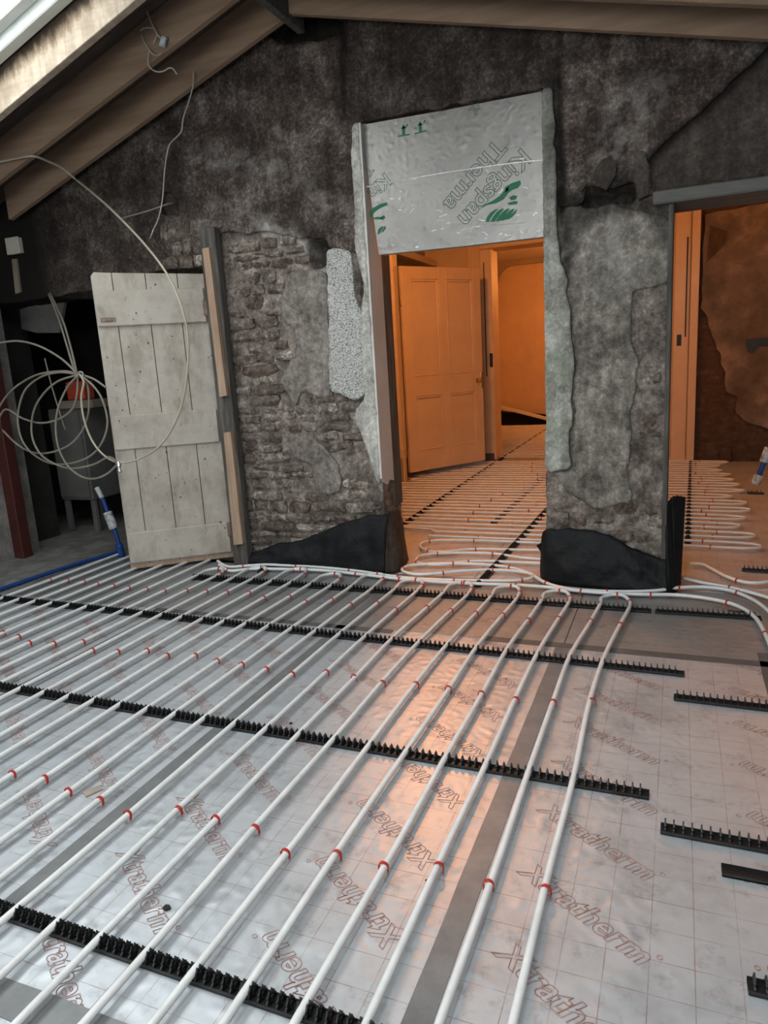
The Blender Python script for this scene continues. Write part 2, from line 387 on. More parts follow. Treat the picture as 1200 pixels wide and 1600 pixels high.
class MB:
    """collects shapes in one mesh"""
    def __init__(s):
        s.V, s.F = [], []

    def add(s, V, F):
        n = len(s.V)
        s.V += [tuple(v) for v in V]
        s.F += [tuple(i + n for i in f) for f in F]
        return s

    def box(s, x0, x1, y0, y1, z0, z1, bev=0.0):
        if bev <= 0:
            V = [(x, y, z) for z in (z0, z1) for y in (y0, y1) for x in (x0, x1)]
            return s.add(V, [(0, 2, 3, 1), (4, 5, 7, 6), (0, 1, 5, 4), (2, 6, 7, 3), (0, 4, 6, 2), (1, 3, 7, 5)])
        bm = bmesh.new()
        bmesh.ops.create_cube(bm, size=1.0)
        for v in bm.verts:
            v.co = ((x0 + x1) / 2 + v.co.x * (x1 - x0), (y0 + y1) / 2 + v.co.y * (y1 - y0), (z0 + z1) / 2 + v.co.z * (z1 - z0))
        bmesh.ops.bevel(bm, geom=bm.edges[:], offset=bev, segments=1, affect='EDGES')
        bm.verts.index_update()
        s.add([v.co[:] for v in bm.verts], [[v.index for v in f.verts] for f in bm.faces])
        bm.free()
        return s

    def prism(s, pts, a, b, axis='y'):
        """polygon of (u,w) extruded along an axis from a to b"""
        n = len(pts)
        f = {'y': lambda u, w, t: (u, t, w), 'z': lambda u, w, t: (u, w, t), 'x': lambda u, w, t: (t, u, w)}[axis]
        V = [f(u, w, a) for u, w in pts] + [f(u, w, b) for u, w in pts]
        F = [tuple(range(n)), tuple(range(2 * n - 1, n - 1, -1))] + [(i, i + n, (i + 1) % n + n, (i + 1) % n) for i in range(n)]
        return s.add(V, F)

    def tube(s, pts, r, sides=8, res=0.03, smooth=True, closed=False):
        P = spline(pts, res, closed) if smooth else [Vector(p) for p in pts]
        n = len(P)
        if n < 2:
            return s
        T = [(P[min(i + 1, n - 1)] - P[max(i - 1, 0)]).normalized() for i in range(n)]
        u = T[0].orthogonal().normalized()
        V, F = [], []
        for i in range(n):
            u = (u - T[i] * u.dot(T[i]))
            u = u.normalized() if u.length > 1e-6 else T[i].orthogonal().normalized()
            w = T[i].cross(u)
            for k in range(sides):
                a = 2 * PI * k / sides
                V.append(P[i] + (u * math.cos(a) + w * math.sin(a)) * r)
        for i in range(n - 1):
            for k in range(sides):
                k2 = (k + 1) % sides
                F.append((i * sides + k, i * sides + k2, (i + 1) * sides + k2, (i + 1) * sides + k))
        F.append(tuple(range(sides - 1, -1, -1)))
        F.append(tuple((n - 1) * sides + k for k in range(sides)))
        return s.add(V, F)

    def lathe(s, prof, origin=(0, 0, 0), axis=(0, 0, 1), sides=16):
        ax = Vector(axis).normalized()
        u = ax.orthogonal().normalized()
        w = ax.cross(u)
        V, F = [], []
        o = Vector(origin)
        for r, h in prof:
            for k in range(sides):
                a = 2 * PI * k / sides
                V.append(o + ax * h + (u * math.cos(a) + w * math.sin(a)) * r)
        for i in range(len(prof) - 1):
            for k in range(sides):
                k2 = (k + 1) % sides
                F.append((i * sides + k, i * sides + k2, (i + 1) * sides + k2, (i + 1) * sides + k))
        F.append(tuple(range(sides - 1, -1, -1)))
        F.append(tuple((len(prof) - 1) * sides + k for k in range(sides)))
        return s.add(V, F)

    def me(s, name, smooth=False):
        return mesh(name, s.V, s.F, smooth)

    def build(s, name, m, parent=None, smooth=False, sharp=None):
        me = s.me(name, smooth)
        if smooth and sharp:
            me.set_sharp_from_angle(angle=math.radians(sharp))
        return obj(name, me, m, parent)


def spline(pts, res=0.03, closed=False):
    P = [Vector(p) for p in pts]
    n = len(P)
    out = []
    for i in range(n - 1):
        p0, p1, p2, p3 = P[max(i - 1, 0)], P[i], P[i + 1], P[min(i + 2, n - 1)]
        k = max(1, int(math.ceil((p2 - p1).length / res)))
        for j in range(k):
            t = j / k
            t2, t3 = t * t, t * t * t
            out.append(0.5 * ((2 * p1) + (p2 - p0) * t + (2 * p0 - 5 * p1 + 4 * p2 - p3) * t2 + (3 * p1 - p0 - 3 * p2 + p3) * t3))
    out.append(P[-1])
    return out


# vectorised value noise
def _h(ix, iy, seed):
    h = (ix.astype(np.int64) * 374761393 + iy.astype(np.int64) * 668265263 + seed * 982451653) & 0x7fffffff
    h = (h ^ (h >> 13)) * 1274126177 & 0x7fffffff
    return ((h ^ (h >> 16)) & 0xffff) / 65535.0


def vnoise(x, y, seed=0, octaves=1, gain=0.5):
    tot, amp, nrm = 0, 1.0, 0.0
    for k in range(octaves):
        xi, yi = np.floor(x), np.floor(y)
        fx, fy = x - xi, y - yi
        fx, fy = fx * fx * (3 - 2 * fx), fy * fy * (3 - 2 * fy)
        a, b = _h(xi, yi, seed + k), _h(xi + 1, yi, seed + k)
        c_, d = _h(xi, yi + 1, seed + k), _h(xi + 1, yi + 1, seed + k)
        tot = tot + amp * ((a + (b - a) * fx) * (1 - fy) + (c_ + (d - c_) * fx) * fy)
        nrm += amp
        amp *= gain
        x, y = x * 2.03, y * 2.03
    return tot / nrm


def inpoly(X, Z, poly, jit=0.0, freq=14.0, seed=1):
    if jit:
        X = X + (vnoise(X * freq, Z * freq, seed, 3) - 0.5) * 2 * jit
        Z = Z + (vnoise(X * freq + 31, Z * freq + 17, seed + 9, 3) - 0.5) * 2 * jit
    r = np.zeros(X.shape, bool)
    n = len(poly)
    for i in range(n):
        x1, z1 = poly[i]
        x2, z2 = poly[(i + 1) % n]
        if z1 == z2:
            continue
        r ^= ((z1 > Z) != (z2 > Z)) & (X < (x2 - x1) * (Z - z1) / (z2 - z1) + x1)
    return r


def blur(a, n):
    for _ in range(n):
        b = np.pad(a, 1, mode='edge')
        a = (b[:-2, 1:-1] + b[2:, 1:-1] + b[1:-1, :-2] + b[1:-1, 2:] + 2 * b[1:-1, 1:-1]) / 6.0
    return a


# ---------------------------------------------------------------- far wall (gable with two openings)
YW = 4.38
YB_W = YW + 0.34                                     # back face of the wall
ST = 0.015
gx = np.arange(-5.30, 2.61, ST)
gz = np.arange(0.0, 3.86, ST)
GX, GZ = np.meshgrid(gx, gz)                          # vertices
CX, CZ = np.meshgrid(gx[:-1] + ST / 2, gz[:-1] + ST / 2)   # cells

DOOR = [(-1.845, -0.1), (-1.845, 2.862), (-0.736, 2.855), (-0.748, 0.6), (-0.76, -0.1)]
SIDE = [(-0.060, -0.1), (-0.062, 2.20), (1.62, 2.20), (1.62, -0.1)]
BACK = [(-5.40, -0.1), (-5.40, 2.06), (-4.0, 2.085), (-3.5, 2.16), (-3.03, 2.15), (-3.03, -0.1)]
STONE_L = [(-2.967,2.351),(-2.650,2.338),(-2.279,2.255),(-2.091,2.162),(-1.913,2.115),(-1.904,1.290),(-1.907,0.908),(-1.806,0.593),(-1.653,0.517),(-1.590,-0.017),(-3.090,-0.134)]
PATCH_A = [(-2.453,2.044),(-2.336,2.049),(-2.144,2.025),(-2.163,1.637),(-2.194,1.208),(-2.315,1.230),(-2.410,1.273),(-2.463,1.138),(-2.560,1.292),(-2.578,1.319),(-2.490,1.433),(-2.421,1.570),(-2.439,1.694),(-2.519,1.742),(-2.487,1.911)]
PATCH_B = [(-2.550,0.884),(-2.402,0.986),(-2.267,0.868),(-2.159,0.742),(-2.164,0.562),(-2.357,0.532),(-2.383,0.752),(-2.498,0.788)]
ROUGHCAST = [(-2.133,2.159),(-1.965,2.137),(-1.958,1.864),(-1.913,1.732),(-1.933,1.207),(-2.000,1.184),(-2.138,1.240),(-2.186,1.251)]
JAMB_L = [(-1.896,2.873),(-1.526,2.810),(-1.650,0.587),(-1.835,0.584),(-1.878,0.637),(-1.938,0.865),(-1.993,1.021),(-2.004,1.124),(-1.931,1.173),(-1.913,1.732),(-1.879,1.897),(-1.922,2.174)]
JAMB_R = [(-0.745,2.867),(-0.676,2.842),(-0.663,2.306),(-0.662,1.979),(-0.620,1.887),(-0.606,1.709),(-0.589,1.600),(-0.572,1.380),(-0.584,1.081),(-0.605,0.714),(-0.712,0.706),(-0.878,0.697),(-0.854,1.982),(-0.753,2.319)]
PILLAR = [(-0.646,2.229),(-0.457,2.195),(-0.355,2.191),(-0.077,2.096),(-0.025,2.074),(-0.015,1.658),(-0.069,1.744),(-0.269,1.742),(-0.267,1.505),(-0.220,1.360),(-0.258,1.071),(-0.238,0.847),(-0.279,0.715),(-0.234,0.542),(-0.288,0.502),(-0.454,0.478),(-0.625,0.575),(-0.712,0.702),(-0.593,0.714),(-0.564,1.379),(-0.649,1.890)]
SMOOTH_R = [(-0.186,2.411),(0.084,2.606),(0.366,2.834),(0.629,2.984),(0.876,3.087),(0.945,2.172),(0.394,2.241),(-0.170,2.239)]
HOLE_A = [(-2.275,2.238),(-2.127,2.229),(-2.130,2.080),(-2.258,2.069)]
HOLE_B = [(-3.408,2.608),(-3.364,2.677),(-3.290,2.659),(-3.240,2.585),(-3.251,2.511),(-3.399,2.522)]
HOLE_C = [(-0.526,2.267),(-0.499,2.324),(-0.430,2.307),(-0.356,2.290),(-0.243,2.320),(-0.245,2.233),(-0.348,2.224),(-0.430,2.194),(-0.512,2.185)]
BAND = [(-2.984,2.543),(-2.881,2.538),(-2.545,2.386),(-2.279,2.247),(-2.185,2.141),(-2.328,2.133),(-2.508,2.273),(-2.751,2.342),(-3.000,2.422)]
BAND2 = [(-3.145,2.908),(-2.835,2.899),(-2.411,2.740),(-1.958,2.408),(-1.935,2.291),(-2.075,2.355),(-2.472,2.613),(-2.803,2.752),(-3.108,2.797)]
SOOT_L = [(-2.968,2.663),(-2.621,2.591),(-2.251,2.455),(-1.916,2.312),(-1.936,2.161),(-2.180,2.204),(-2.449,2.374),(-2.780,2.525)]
DARK_LL = [(-5.188,3.437),(-3.537,3.199),(-3.179,2.856),(-2.989,2.503),(-3.374,2.467),(-3.532,2.182),(-4.104,2.008),(-5.542,2.080)]
DARK_IN = [(-1.917,3.481),(-0.639,3.143),(-0.655,2.831),(-0.738,2.847),(-1.832,2.855),(-1.948,2.925)]
DARK_C = [(-0.659,2.340),(-0.544,2.290),(-0.457,2.344),(-0.231,2.370),(-0.222,2.246),(-0.040,2.163),(-0.040,1.862),(-0.101,1.994),(-0.221,2.147),(-0.355,2.148),(-0.509,2.117),(-0.562,1.881),(-0.635,1.818)]
DARK_BASE = [(-2.953,0.061),(-1.845,0.424),(-1.836,0.558),(-2.440,0.409),(-2.953,0.250)]
GROOVE_SHADE1 = [(-1.945,3.453),(-1.899,3.443),(-1.938,2.887),(-1.973,2.886)]  # painted shade lines, the mesh has no groove here
GROOVE_SHADE2 = [(-0.663,3.117),(-0.625,3.103),(-0.621,2.199),(-0.653,2.196)]
DIAG_SHADE = [(-0.250,2.373),(-0.173,2.431),(0.084,2.624),(0.365,2.852),(0.628,3.006),(0.631,2.957),(0.379,2.803),(0.097,2.579),(-0.160,2.378),(-0.224,2.343)]  # painted shadow along the edge of the proud render
FLAKE_LIME = [(-0.475,2.458),(-0.359,2.746),(-0.105,2.821),(-0.101,2.638),(-0.258,2.476),(-0.356,2.388)]
APEX = [(-2.430,3.542),(-2.355,3.646),(-2.181,3.676),(-1.896,3.476),(-1.922,3.372),(-2.077,3.369),(-2.211,3.361),(-2.361,3.413),(-2.428,3.477)]
GREEN = [(-0.743,1.389),(-0.619,1.456),(-0.595,1.081),(-0.612,0.726),(-0.747,0.734)]
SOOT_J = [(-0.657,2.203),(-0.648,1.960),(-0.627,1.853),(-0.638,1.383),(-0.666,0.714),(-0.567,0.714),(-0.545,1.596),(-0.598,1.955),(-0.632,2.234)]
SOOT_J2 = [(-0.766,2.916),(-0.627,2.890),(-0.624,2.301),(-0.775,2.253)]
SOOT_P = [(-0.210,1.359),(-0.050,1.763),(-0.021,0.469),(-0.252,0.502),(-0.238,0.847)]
LIME_P = [(-0.371,2.133),(-0.221,2.115),(-0.151,1.907),(-0.216,1.778),(-0.421,1.693),(-0.492,1.874)]

roof_top = np.minimum(ZL(CX), ZR(CX)) + 0.24
opening = inpoly(CX, CZ, DOOR, 0.006, 22) | inpoly(CX, CZ, SIDE, 0.006, 22) | inpoly(CX, CZ, BACK, 0.015, 12)
solid = (~opening) & (CZ < roof_top)
# ragged bottom corners of the openings where plaster and stones have fallen away
in_stone = inpoly(CX, CZ, STONE_L, 0.03, 10)
in_pa = inpoly(CX, CZ, PATCH_A, 0.012, 16) & solid
in_pb = inpoly(CX, CZ, PATCH_B, 0.012, 16) & solid
in_rc = inpoly(CX, CZ, ROUGHCAST, 0.010, 20) & solid
in_jl = inpoly(CX, CZ, JAMB_L, 0.008, 16) & solid & (CX < -1.7)
in_jr = inpoly(CX, CZ, JAMB_R, 0.017, 16) & solid & (CX > -0.9)
pil_zone = (CX > -0.9) & (CX < 0.0) & (CZ < 2.22)
in_pl = inpoly(CX, CZ, PILLAR, 0.022, 12) & solid & ~in_jr
in_sm = inpoly(CX, CZ, SMOOTH_R, 0.012, 10) & solid
hole = inpoly(CX, CZ, HOLE_A, 0.012, 14) | inpoly(CX, CZ, HOLE_B, 0.02, 14) | inpoly(CX, CZ, HOLE_C, 0.02, 14)
apex = inpoly(CX, CZ, APEX, 0.03, 9)
hole |= apex
in_rd = solid & ~in_stone & ~in_jl & ~in_jr & ~in_rc & ~pil_zone & ~in_sm & ~hole
in_pl &= ~hole


def soft(poly, jit, n, seed=3):
    return blur(inpoly(GX, GZ, poly, jit, 9.0, seed).astype(float), n)


nz1 = vnoise(GX * 7, GZ * 7, 5, 5, 0.6)
nz2 = vnoise(GX * 18, GZ * 18, 15, 4, 0.6)
brk = np.clip((nz1 - 0.36) * 3.2, 0, 1)
brk2 = np.clip((nz2 - 0.42) * 5.0, 0, 1)
lime = np.clip(soft(BAND, 0.05, 5) * brk * 0.8 + soft(BAND2, 0.06, 10) * brk2 * 0.26 + soft(FLAKE_LIME, 0.06, 9) * brk2 * 0.30 + soft(LIME_P, 0.05, 5) * brk * 0.35, 0, 1)
soot_shade = np.clip(soft(SOOT_L, 0.05, 7) * 0.60 * brk + soft(DARK_LL, 0.06, 10) * 0.30 + soft(DARK_IN, 0.02, 4) * 0.42 + soft(DARK_C, 0.04, 5) * 0.7  # soot band, and zones that are simply darker
               + soft(DARK_BASE, 0.03, 5) * 0.5 + soft(GROOVE_SHADE1, 0.006, 2) * 0.7 + soft(GROOVE_SHADE2, 0.008, 2) * 0.7 + soft(DIAG_SHADE, 0.014, 2) * 0.9 + soft(APEX, 0.03, 3) * 0.95  # shade painted into the groove lines, the diagonal edge and the apex hole
               + soft(HOLE_A, 0.02, 5) * 0.8 + soft(SOOT_J, 0.02, 3) * 0.30 * brk2 + soft(SOOT_J2, 0.01, 4) * 0.38 + soft(SOOT_P, 0.03, 6) * 0.3 * brk2 + np.clip((-4.2 - GX) * 1.6, 0, 0.75), 0, 1)  # hole shade painted too; jamb and pillar stains; darker towards the far left
green = np.clip(soft(GREEN, 0.03, 6) * brk2 * 0.8, 0, 1)
STAIN_SHADE = np.stack([lime, soot_shade, green, np.ones_like(lime)], -1)


def hf(name, cells, front, back, m, parent=None, smooth=True):
    """the cells of the wall grid as a raised sheet: its front at depth front, its broken edges going back to depth back"""
    nz, nx = GX.shape
    idx = np.arange(nz * nx).reshape(nz, nx)
    a, b, c_, d = idx[:-1, :-1], idx[:-1, 1:], idx[1:, 1:], idx[1:, :-1]
    fq = np.stack([a[cells], b[cells], c_[cells], d[cells]], 1)
    used, inv = np.unique(fq, return_inverse=True)
    fq = inv.reshape(fq.shape)
    fx, fz = GX.ravel()[used], GZ.ravel()[used]
    fr = front.ravel()[used]
    n = len(used)
    V = np.stack([fx, fr, fz], 1)
    E = np.concatenate([fq[:, [0, 1]], fq[:, [1, 2]], fq[:, [2, 3]], fq[:, [3, 0]]])
    key = np.sort(E, 1)
    k = key[:, 0].astype(np.int64) * n + key[:, 1]
    _, first, cnt = np.unique(k, return_index=True, return_counts=True)
    be = E[first[cnt == 1]]
    bv, binv = np.unique(be, return_inverse=True)
    binv = binv.reshape(be.shape)
    # wobble the broken edge a little so it is not a staircase
    jx = (vnoise(fx[bv] * 40, fz[bv] * 40, 41) - 0.5) * 0.008
    jz = (vnoise(fx[bv] * 40, fz[bv] * 40, 77) - 0.5) * 0.008
    E2 = binv
    for _ in range(5):
        acc = np.zeros((len(bv), 2))
        cnt2 = np.zeros(len(bv))
        np.add.at(acc, E2[:, 0], V[bv][E2[:, 1]][:, [0, 2]])
        np.add.at(acc, E2[:, 1], V[bv][E2[:, 0]][:, [0, 2]])
        np.add.at(cnt2, E2[:, 0], 1)
        np.add.at(cnt2, E2[:, 1], 1)
        V[np.ix_(bv, [0, 2])] = V[bv][:, [0, 2]] * 0.4 + 0.6 * acc / cnt2[:, None]
    V[bv, 0] += jx
    V[bv, 2] += jz
    V[bv, 2] = np.maximum(V[bv, 2], 0.0)
    bk = back if np.isscalar(back) else back.ravel()[used][bv]
    VB = np.stack([V[bv, 0], np.full(len(bv), 1.0) * bk, V[bv, 2]], 1)
    FB = np.stack([be[:, 1], be[:, 0], n + binv[:, 0], n + binv[:, 1]], 1)
    allV = np.concatenate([V, VB])
    allF = np.concatenate([fq, FB])
    me = bpy.data.meshes.new(name)
    me.vertices.add(len(allV))
    me.vertices.foreach_set('co', allV.astype(np.float32).ravel())
    me.loops.add(allF.size)
    me.loops.foreach_set('vertex_index', allF.astype(np.int32).ravel())
    me.polygons.add(len(allF))
    me.polygons.foreach_set('loop_start', np.arange(0, allF.size, 4, dtype=np.int32))
    sm = np.zeros(len(allF), bool)
    sm[:len(fq)] = smooth
    me.polygons.foreach_set('use_smooth', sm)
    at = me.attributes.new('stain_shade', 'FLOAT_COLOR', 'POINT')
    st = STAIN_SHADE.reshape(-1, 4)[used]
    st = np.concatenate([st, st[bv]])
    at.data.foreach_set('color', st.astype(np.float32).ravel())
    me.update(calc_edges=True)
    me.validate()
    return obj(name, me, m, parent)


ndeep = (vnoise(GX * 3, GZ * 3, 21, 4) - 0.5)
nfine = (vnoise(GX * 14, GZ * 14, 25, 4, 0.6) - 0.5)
hv = blur((np.pad(hole, ((0, 1), (0, 1)), mode='edge')).astype(float), 1)
base_front = YW + 0.024 + ndeep * 0.02 + nfine * 0.045 + hv * 0.20
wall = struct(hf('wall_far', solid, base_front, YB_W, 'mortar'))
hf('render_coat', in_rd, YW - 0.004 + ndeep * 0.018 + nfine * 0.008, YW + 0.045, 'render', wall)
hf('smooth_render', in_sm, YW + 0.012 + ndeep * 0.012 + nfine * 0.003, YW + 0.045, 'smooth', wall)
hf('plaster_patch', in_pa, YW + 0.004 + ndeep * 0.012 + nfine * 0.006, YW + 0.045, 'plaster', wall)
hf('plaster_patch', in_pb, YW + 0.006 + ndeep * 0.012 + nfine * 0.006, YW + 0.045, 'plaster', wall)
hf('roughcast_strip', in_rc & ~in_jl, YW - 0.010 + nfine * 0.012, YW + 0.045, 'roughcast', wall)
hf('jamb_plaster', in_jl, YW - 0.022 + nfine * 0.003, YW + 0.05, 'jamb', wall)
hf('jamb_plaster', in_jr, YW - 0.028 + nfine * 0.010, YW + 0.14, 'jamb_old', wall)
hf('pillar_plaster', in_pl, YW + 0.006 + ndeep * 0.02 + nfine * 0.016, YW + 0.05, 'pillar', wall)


# loose rubble stones and bricks, each one a piece of its own
def stone_mesh(seed):
    rnd = random.Random(seed)
    nu, nv = 5, 4
    V, F = [], []
    for j in range(nv):
        for i in range(nu):
            u, v = i / (nu - 1) - 0.5, j / (nv - 1) - 0.5
            edge = i in (0, nu - 1) or j in (0, nv - 1)
            corner = i in (0, nu - 1) and j in (0, nv - 1)
            sh = 0.86 if corner else 1.0
            V.append((u * (1 - (1 - sh) * rnd.random() * 1.6) + rnd.uniform(-.05, .05), rnd.uniform(0.02, 0.40) if edge else rnd.uniform(-0.22, 0.16), v * sh + rnd.uniform(-.09, .09)))
    ring = [i for i in range(nu)] + [nu * j + nu - 1 for j in range(1, nv)] + [nu * (nv - 1) + i for i in range(nu - 2, -1, -1)] + [nu * j for j in range(nv - 2, 0, -1)]
    for j in range(nv - 1):
        for i in range(nu - 1):
            a = j * nu + i
            F.append((a, a + 1, a + nu + 1, a + nu))
    n = len(V)
    for k in ring:
        x, y, z = V[k]
        V.append((x * 1.04, 1.0, z * 1.04))
    for k in range(len(ring)):
        k2 = (k + 1) % len(ring)
        F.append((ring[k2], ring[k], n + k, n + k2))
    me = mesh('stone', V, F, True)
    me.set_sharp_from_angle(angle=math.radians(24))
    me.materials.append(M[['stone', 'stone', 'stone_pale', 'stone_dark'][seed % 4]])
    return me


STONES = [stone_mesh(k) for k in range(16)]
ban = [PATCH_A, PATCH_B, ROUGHCAST, JAMB_L, HOLE_A, JAMB_R, PILLAR, HOLE_C]


def allowed(x, z, zone):
    X, Z = np.array([x]), np.array([z])
    return inpoly(X, Z, zone)[0] and not any(inpoly(X, Z, b)[0] for b in ban)


def put(me, parent, x, y, z, w, d, h, roll=0.0):
    o = bpy.data.objects.new(me.name.split('.')[0], me)
    COL.objects.link(o)
    o.parent = parent
    o.location, o.scale, o.rotation_euler = (x, y, z), (w, d, h), (0, roll, 0)
    return o


nst = 0
rs = random.Random(11)


def courses(zone, x0, x1, z0, z1, hmin, hmax, wmin, wmax, yfront):
    global nst
    z = z0
    while z < z1:
        h = rs.uniform(hmin, hmax)
        x = x0 - rs.uniform(0, 0.2)
        while x < x1:
            w = rs.uniform(wmin, wmax) * (0.7 if rs.random() < 0.3 else 1)
            xc, zc = x + w / 2, z + h / 2 + rs.uniform(-.008, .008)
            if nst < 292 and rs.random() > 0.05 and allowed(xc, zc, zone) and (allowed(x + 0.04, zc, zone) and allowed(x + w - 0.04, zc, zone)) and x + w < x1 + 0.03:
                put(rs.choice(STONES), wall, xc, yfront + rs.uniform(-.004, .018), zc, w * rs.uniform(.9, .99), 0.045, h * rs.uniform(.84, 1.02), rs.uniform(-.06, .06))
                nst += 1
            x += w + rs.uniform(0.004, 0.02)
        z += h + rs.uniform(0.003, 0.012)


PIL_LOW = [(-0.689,0.694),(-0.051,0.545),(-0.043,0.188),(-0.194,0.197),(-0.454,0.338),(-0.708,0.337)]
PIL_SIDE = [(-0.249,1.730),(-0.072,1.731),(-0.047,0.545),(-0.234,0.542),(-0.221,0.885),(-0.248,1.071),(-0.210,1.359)]
TOP_LEFT = [(-3.426,2.495),(-2.969,2.459),(-3.015,2.108),(-3.105,2.117),(-3.475,2.176)]
courses(STONE_L, -3.0, -1.885, 0.02, 2.25, 0.045, 0.085, 0.12, 0.30, YW - 0.002)
courses(PIL_LOW, -0.76, -0.06, 0.28, 0.72, 0.055, 0.10, 0.09, 0.20, YW + 0.002)
courses(PIL_SIDE, -0.4, -0.06, 0.6, 1.75, 0.055, 0.085, 0.10, 0.24, YW + 0.004)
courses(TOP_LEFT, -3.4, -3.0, 2.08, 2.45, 0.07, 0.12, 0.07, 0.14, YW - 0.03)
courses(HOLE_C, -0.6, -0.1, 2.1, 2.4, 0.05, 0.09, 0.08, 0.16, YW + 0.06) if False else None

# flakes of render standing proud above the broken ledge on the pillar
for poly, y0 in (([(-0.469,2.362),(-0.422,2.427),(-0.372,2.442),(-0.341,2.395),(-0.348,2.338),(-0.394,2.272),(-0.442,2.299)], 0.0), ([(-0.549,2.297),(-0.508,2.337),(-0.494,2.322),(-0.528,2.281)], 0.0), ([(-0.256,2.437),(-0.204,2.442),(-0.177,2.356),(-0.175,2.218),(-0.227,2.202),(-0.245,2.308)], 0.0)):
    MB().prism(poly, YW - 0.045, YW + 0.03).build('render_flake', 'smooth', wall)
# lintel over the side opening, and the rotten ends of old wall plates
MB().box(-0.155, 1.75, YW - 0.045, YW + 0.33, 2.165, 2.232, 0.008).build('lintel', 'lintel', wall)
MB().box(-0.075, -0.048, YW - 0.015, YW + 0.33, 0.0, 2.165, 0.004).build('lining_board', 'oldpost', wall)
RV = [(YW - 0.020, 2.86), (YW - 0.020, 0.66), (YW + 0.03, 0.625), (YW + 0.08, 0.60), (YW + 0.12, 0.63), (YW + 0.195, 0.61), (YW + 0.195, 2.86)]
MB().prism(RV, -1.875, -1.836, 'x').build('reveal_plaster', 'reveal', wall)
# dark timber lining at the back of the doorway's left reveal
MB().box(-1.93, -1.838, YW + 0.19, YB_W + 0.01, 0.42, 2.9, 0.004).build('lining_board', 'oldpost', wall)

# ---------------------------------------------------------------- floor
floor = struct(MB().box(-6.4, 3.0, -2.9, 15.2, -0.30, -0.105).build('floor', 'concrete'))
XS = [-4.34, -4.07, -2.89, -1.708, -0.50, 0.68, 1.86, 2.6]
YS = [-2.6, -1.46, 0.95, 3.36]
rb = random.Random(5)


def board(x0, x1, y0, y1, m='foil', name='insulation_board'):
    z = rb.uniform(-0.0012, 0.0)
    g = 0.0015
    o = MB().box(x0 + g, x1 - g, y0 + g, y1 - g, -0.105, z, 0.0025).build(name, m, floor)
    return o


boards = {}
for i in range(len(XS) - 1):
    for j in range(len(YS) - 1):
        boards[(i, j)] = board(XS[i], XS[i + 1], YS[j], YS[j + 1])
    boards[(i, 3)] = board(XS[i], XS[i + 1], 3.36, 4.36 + (0.0 if i < 3 else 0.0), 'foil_plain')
# threshold and hall boards
HX = [-3.6, -2.40, -1.22, -0.04, 1.14, 2.3]
for x0_, x1_ in ((-1.84, -1.22), (-1.22, -0.77), (-0.045, 1.14), (1.14, 1.6)):
    board(x0_, x1_, 4.36, 4.73)
for i in range(5):
    for (y0, y1) in ((4.73, 4.95), (4.95, 7.35), (7.35, 9.55)):
        board(HX[i], HX[i + 1], y0, y1)
for i in range(3):
    for (y0, y1) in ((9.55, 11.95), (11.95, 14.2)):
        board(-4.2 + 1.2 * i, -3.0 + 1.2 * i, y0, y1, 'foil_plain')
# worn concrete beside the boards on the left and in the dark room behind
slab = MB()
NX, NY = 40, 60
for j in range(NY + 1):
    for i in range(NX + 1):
        x, y = -6.3 + (i / NX) * 1.95, -2.6 + (j / NY) * 9.0
        slab.V.append((x, y, 0.012 * mnoise.fractal(Vector((x * 3, y * 3, 0)), 1.0, 2.0, 4) - 0.002))
for j in range(NY):
    for i in range(NX):
        a = j * (NX + 1) + i
        slab.F.append((a, a + 1, a + NX + 2, a + NX + 1))
slab.build('concrete_screed', 'concrete', floor, True)
MB().box(-4.35, -3.6, 4.40, 6.4, -0.105, 0.0, 0.004).build('concrete_screed', 'concrete', floor)


def tape(x0, x1, y0, y1, m='tape', ang=0.0):
    n = max(2, int(max(x1 - x0, y1 - y0) / 0.12))
    V, F = [], []
    along = (y1 - y0) > (x1 - x0)
    for i in range(n + 1):
        t = i / n
        for k in (0, 1):
            j1 = (random.random() - .5) * 0.003
            V.append((x0 + (x1 - x0) * k + j1, y0 + (y1 - y0) * t, 0.0016) if along else (x0 + (x1 - x0) * t, y0 + (y1 - y0) * k + j1, 0.0016))
    n1 = len(V)
    V += [(x, y, 0.0002) for x, y, z in V]
    for i in range(n):
        a = 2 * i
        q = (a, a + 1, a + 3, a + 2)
        F.append(q if along else q[::-1])
        F += [(a, a + 2, a + 2 + n1, a + n1), (a + 1, a + 1 + n1, a + 3 + n1, a + 3)]
    F += [(0, n1, n1 + 1, 1), (2 * n, 2 * n + 1, 2 * n + 1 + n1, 2 * n + n1)]
    return obj('joint_tape', mesh('joint_tape', V, F), m, floor)


tape(-0.535, -0.468, 0.2, 3.34)
tape(-1.738, -1.678, 0.93, 4.05)
tape(-2.93, -2.865, 0.9, 3.36)
tape(-1.60, -0.54, 0.90, 0.985)
tape(-0.90, 0.40, 3.34, 3.40, 'tape_dark')
tape(-3.0, -1.4, 3.315, 3.365, 'tape_dark')
tape(0.365, 0.43, 2.95, 3.50, 'tape_dark')

# printed lettering on the facing
def lettering(body, size, bold, wire, shear=0.25, spacing=1.0):
    cu_ = bpy.data.curves.new('lettering', 'FONT')
    cu_.body = body
    cu_.size = size
    cu_.offset = bold
    cu_.shear = shear
    cu_.space_character = spacing
    cu_.align_x, cu_.align_y = 'CENTER', 'CENTER'
    cu_.resolution_u = 3
    cu_.fill_mode = 'NONE'
    cu_.bevel_depth = wire
    cu_.bevel_resolution = 0
    o = bpy.data.objects.new('lettering', cu_)
    COL.objects.link(o)
    dg = bpy.context.evaluated_depsgraph_get()
    dg.update()
    me = bpy.data.meshes.new_from_object(o.evaluated_get(dg))
    bpy.data.objects.remove(o)
    return me


def flatten(me, k):
    for v in me.vertices:
        v.co.z *= k
    return me


